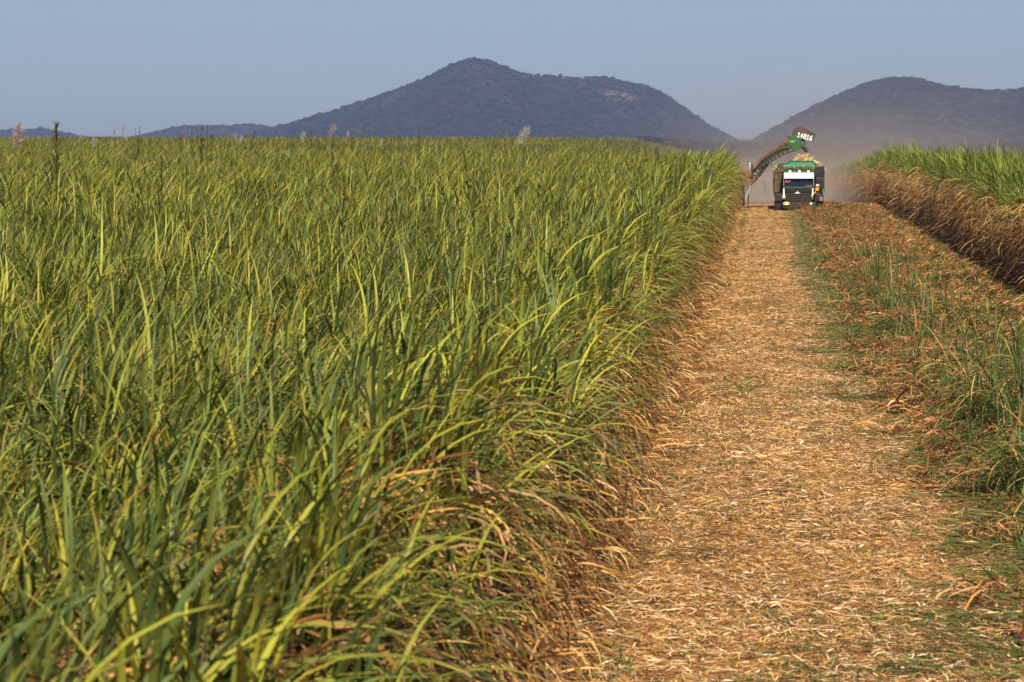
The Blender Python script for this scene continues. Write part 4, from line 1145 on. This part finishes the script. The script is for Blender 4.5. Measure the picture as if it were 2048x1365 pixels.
# ------------------------------------------------------------------ standing shoots and tussocks in the trash
def shoot_proto(seed, nl=9, H=1.0, dark=True):
    r = np.random.default_rng(seed); A = Acc(); B = Acc()
    B.add(rods(np.array([[0, 0, 0.0]]), np.array([[.05, 0, .6 * H]]), np.array([.013]), np.array([[.12, .10, .05]]), 6))
    z = np.linspace(.12, .62, nl) * H
    b = np.stack([.05 * z, z * 0, z], -1)
    c = pick(r, DG + YG[4:] if dark else YG[1:] + DG[2:3], nl, .15)
    A.add(blades(r, b, r.uniform(0, 6.28, nl), np.radians(r.uniform(62, 88, nl)), r.uniform(.45, .75, nl) * H, np.radians(r.uniform(5, 90, nl)), r.uniform(.02, .035, nl), c, c, 6, 3, 2.0, .3, .4))
    n2 = 5
    c = pick(r, DRY, n2, .15)
    A.add(blades(r, b[:n2], r.uniform(0, 6.28, n2), np.radians(r.uniform(-10, 60, n2)), r.uniform(.25, .5, n2) * H, np.radians(r.uniform(60, 130, n2)), r.uniform(.015, .025, n2), c, c, 5, 2, 1.3, .3, .5))
    return A.mesh('leaves', M_LEAF, True), B.mesh('stem', M_LEAF)
SH = [shoot_proto(951), shoot_proto(952, 7), shoot_proto(953, 12, dark=False), shoot_proto(954, 6)]
# base pixel and top pixel
shoots = [
    (1757, 604, 498, 1, 'dark upright pair-leaved shoot at the edge of the trash halfway up the path'),
    (1773, 560, 478, 0, 'dark shoot next behind the edge one, right of the green strip'),
    (1815, 590, 476, 3, 'single very slim dark shoot rising from brown trash'),
    (1748, 585, 515, 0, 'short bushy shoot at the left foot of the trash bank'),
    (1846, 640, 520, 3, 'slim shoot with a crooked tip in the middle of the trash'),
    (1862, 690, 560, 1, 'thin bare-stemmed shoot behind the wilted bent leaf'),
    (1835, 730, 636, 2, 'green shoot with a pale bent leaf arching to the left'),
    (1925, 745, 590, 0, 'tall dark shoot left of the big drooping tussock'),
    (1952, 760, 610, 2, 'leafy shoot directly behind the big drooping tussock'),
    (1992, 780, 570, 3, 'slender dark shoot behind the right side of the big tussock'),
    (2030, 800, 560, 2, 'tall green shoot with arching leaves at the right margin'),
    (2046, 870, 560, 0, 'tallest shoot, cut by the right margin of the photo'),
    (1975, 660, 590, 1, 'short dark shoot far back near the right cane wall'),
    (1900, 640, 575, 1, 'small dark shoot in the trash before the right cane wall'),
    (1660, 470, 408, 0, 'dark shoot on the skyline of the trash right of the truck'),
    (1625, 432, 392, 2, 'leafy weed in front of the truck bumper'),
]
for (x, yb, yt, k, lab) in shoots:
    d = CAM_H * FPX / (yb - 270.0) * 0.97; d = min(d, 164)
    p = pix(x, yb, d); z0 = float(gz(p.x, d) + bank(p.x, d))
    q = pix(x, yt, d); H = max(q.z - z0, .3) / 1.18
    t = empty('cane_shoot', (p.x, d, z0), r.uniform(0, 6.28)); tag(t, lab, 'cane shoot', 'cane shoots left standing in the trash')
    w = min(H, .6 + .3 * H); f = link('leaves', SH[k][0], t); f.scale = (w, w, H)
    s = link('stem', SH[k][1], t); s.scale = (w, w, H)

def tussock(seed, n, L, x, yb, lab, H=0.55):
    r = np.random.default_rng(seed); A = Acc()
    d = CAM_H * FPX / (yb - 270.0); p = pix(x, yb, d)
    b = np.stack([r.normal(0, .22, n), r.normal(0, .35, n), r.uniform(0.0, H, n)], -1)
    side = r.random(n) < .75
    az = np.where(side, math.pi + r.normal(0, .55, n), r.uniform(0, 6.28, n))
    c = pick(r, DG + YG[2:3] + YG[4:5], n, .2); c[r.random(n) < .22] = [0.46, 0.30, 0.09]
    A.add(blades(r, b, az, np.radians(r.uniform(25, 80, n)), r.uniform(L * .5, L, n), np.radians(r.uniform(90, 150, n)), r.uniform(.012, .028, n), c, c * 1.1, 7, 3, 1.0, .35, .4))
    o = link('grass_tussock', A.mesh('grass_tussock', M_LEAF, True), None, (p.x, d, float(gz(p.x, d) + bank(p.x, d))))
    tag(o, lab, 'grass tussock', 'green tussocks drooping over the right path edge')
tussock(61, 230, 1.3, 1990, 885, 'big drooping green tussock spilling leftwards onto the path', .85)
tussock(62, 110, 1.05, 1930, 800, 'smaller green tussock behind the big one, leaves combed left', .5)
tussock(63, 190, 1.3, 2060, 1010, 'tussock cut by the right margin with long leaves lying on the straw', .5)
tussock(64, 80, 0.95, 1795, 680, 'low green tussock at the path edge below the tall shoots', .4)
tussock(65, 60, 0.8, 1765, 620, 'small tussock under the upright pair-leaved shoot', .4)
tussock(66, 60, 0.7, 1845, 770, 'low tussock in front of the slim shoots, at the path edge', .25)
tussock(67, 60, 0.45, 1495, 790, 'small straggly weed tuft alone in the middle of the straw path', .3)
tussock(68, 70, 0.5, 1680, 745, 'small green tuft on the right half of the path', .12)
tussock(69, 60, 0.5, 1590, 425, 'low grass tuft at the front wheels of the truck', .2)
tussock(70, 70, 0.6, 1300, 830, 'small green tuft at the foot of the left cane edge', .15)

# rusty post at the right margin
d = CAM_H * FPX / (1316 - 270.0)
p = pix(2046.5, 1316, d)
post = MB()
post.bar((0, 0, -0.3), (0.028, 0, .74), .075, .05, 8)
post.bar((0.0, 0.0, -.02), (0.0, 0, .2), .085, .06, 8)
o = post.build('wooden_post', simple('red_brown_wood', (0.16, 0.045, 0.02), .8, 0, (0.02, 0.01, 0.008), 5, .9), None)
o.location = (p.x + .012, d, 0.05)
tag(o, 'red-brown wooden post cut by the right margin near the bottom of the photo', 'post')

# ------------------------------------------------------------------ air: haze and harvest dust
def vol_box(name, a, b):
    me = bpy.data.meshes.new(name)
    V = [(x, y, z) for z in (a[2], b[2]) for y in (a[1], b[1]) for x in (a[0], b[0])]
    me.from_pydata(V, [], [(0, 2, 3, 1), (4, 5, 7, 6), (0, 1, 5, 4), (1, 3, 7, 5), (3, 2, 6, 7), (2, 0, 4, 6)])
    return link(name, me)
hz = vol_box('haze', (-6200, -400, -9), (6200, 9200, 330))
m = bpy.data.materials.new('haze_air'); m.use_nodes = True; n = m.node_tree; n.nodes.clear()
pv = n.nodes.new('ShaderNodeVolumePrincipled'); ou = n.nodes.new('ShaderNodeOutputMaterial')
pv.inputs['Color'].default_value = (0.40, 0.565, 1.0, 1)
pv.inputs['Density'].default_value = 0.000085
n.links.new(pv.outputs[0], ou.inputs['Volume'])
hz.data.materials.append(m)
tag(hz, 'thin blue haze over the whole plain and hills', 'haze', kind='stuff')

ds = vol_box('dust', (-14, 176, -7.5), (80, 420, 26))
m = bpy.data.materials.new('harvest_dust'); m.use_nodes = True; n = m.node_tree; n.nodes.clear()
pv = n.nodes.new('ShaderNodeVolumePrincipled'); ou = n.nodes.new('ShaderNodeOutputMaterial')
pv.inputs['Color'].default_value = (0.68, 0.555, 0.50, 1)
tc = n.nodes.new('ShaderNodeTexCoord'); sx = n.nodes.new('ShaderNodeSeparateXYZ')
n.links.new(tc.outputs['Object'], sx.inputs[0])
def math_(op, a, b=None, c=None):
    q = n.nodes.new('ShaderNodeMath'); q.operation = op
    for i, v in enumerate((a, b, c)):
        if v is None: continue
        if isinstance(v, (int, float)): q.inputs[i].default_value = v
        else: n.links.new(v, q.inputs[i])
    return q.outputs[0]
hgt = math_('EXPONENT', math_('MULTIPLY', math_('ADD', sx.outputs['Z'], 1.5), -0.32))
ax = math_('EXPONENT', math_('MULTIPLY', math_('POWER', math_('DIVIDE', math_('SUBTRACT', sx.outputs['X'], 9.0), 16.0), 2.0), -1.0))
ay = math_('MULTIPLY', math_('SMOOTH_MIN', math_('DIVIDE', math_('SUBTRACT', sx.outputs['Y'], 176.0), 30.0), 1.0, 0.2), 1.0)
noi = n.nodes.new('ShaderNodeTexNoise'); noi.inputs['Scale'].default_value = 0.14; noi.inputs['Detail'].default_value = 3
n.links.new(tc.outputs['Object'], noi.inputs['Vector'])
den = math_('MULTIPLY', math_('MULTIPLY', hgt, ax), math_('MULTIPLY', ay, math_('MULTIPLY', math_('MAXIMUM', math_('SUBTRACT', noi.outputs['Fac'], 0.22), 0.0), 0.060)))
n.links.new(math_('MAXIMUM', den, 0.0), pv.inputs['Density'])
n.links.new(pv.outputs[0], ou.inputs['Volume'])
ds.data.materials.append(m)
tag(ds, 'brown dust cloud drifting behind the truck along the right cane block', 'dust', kind='stuff')
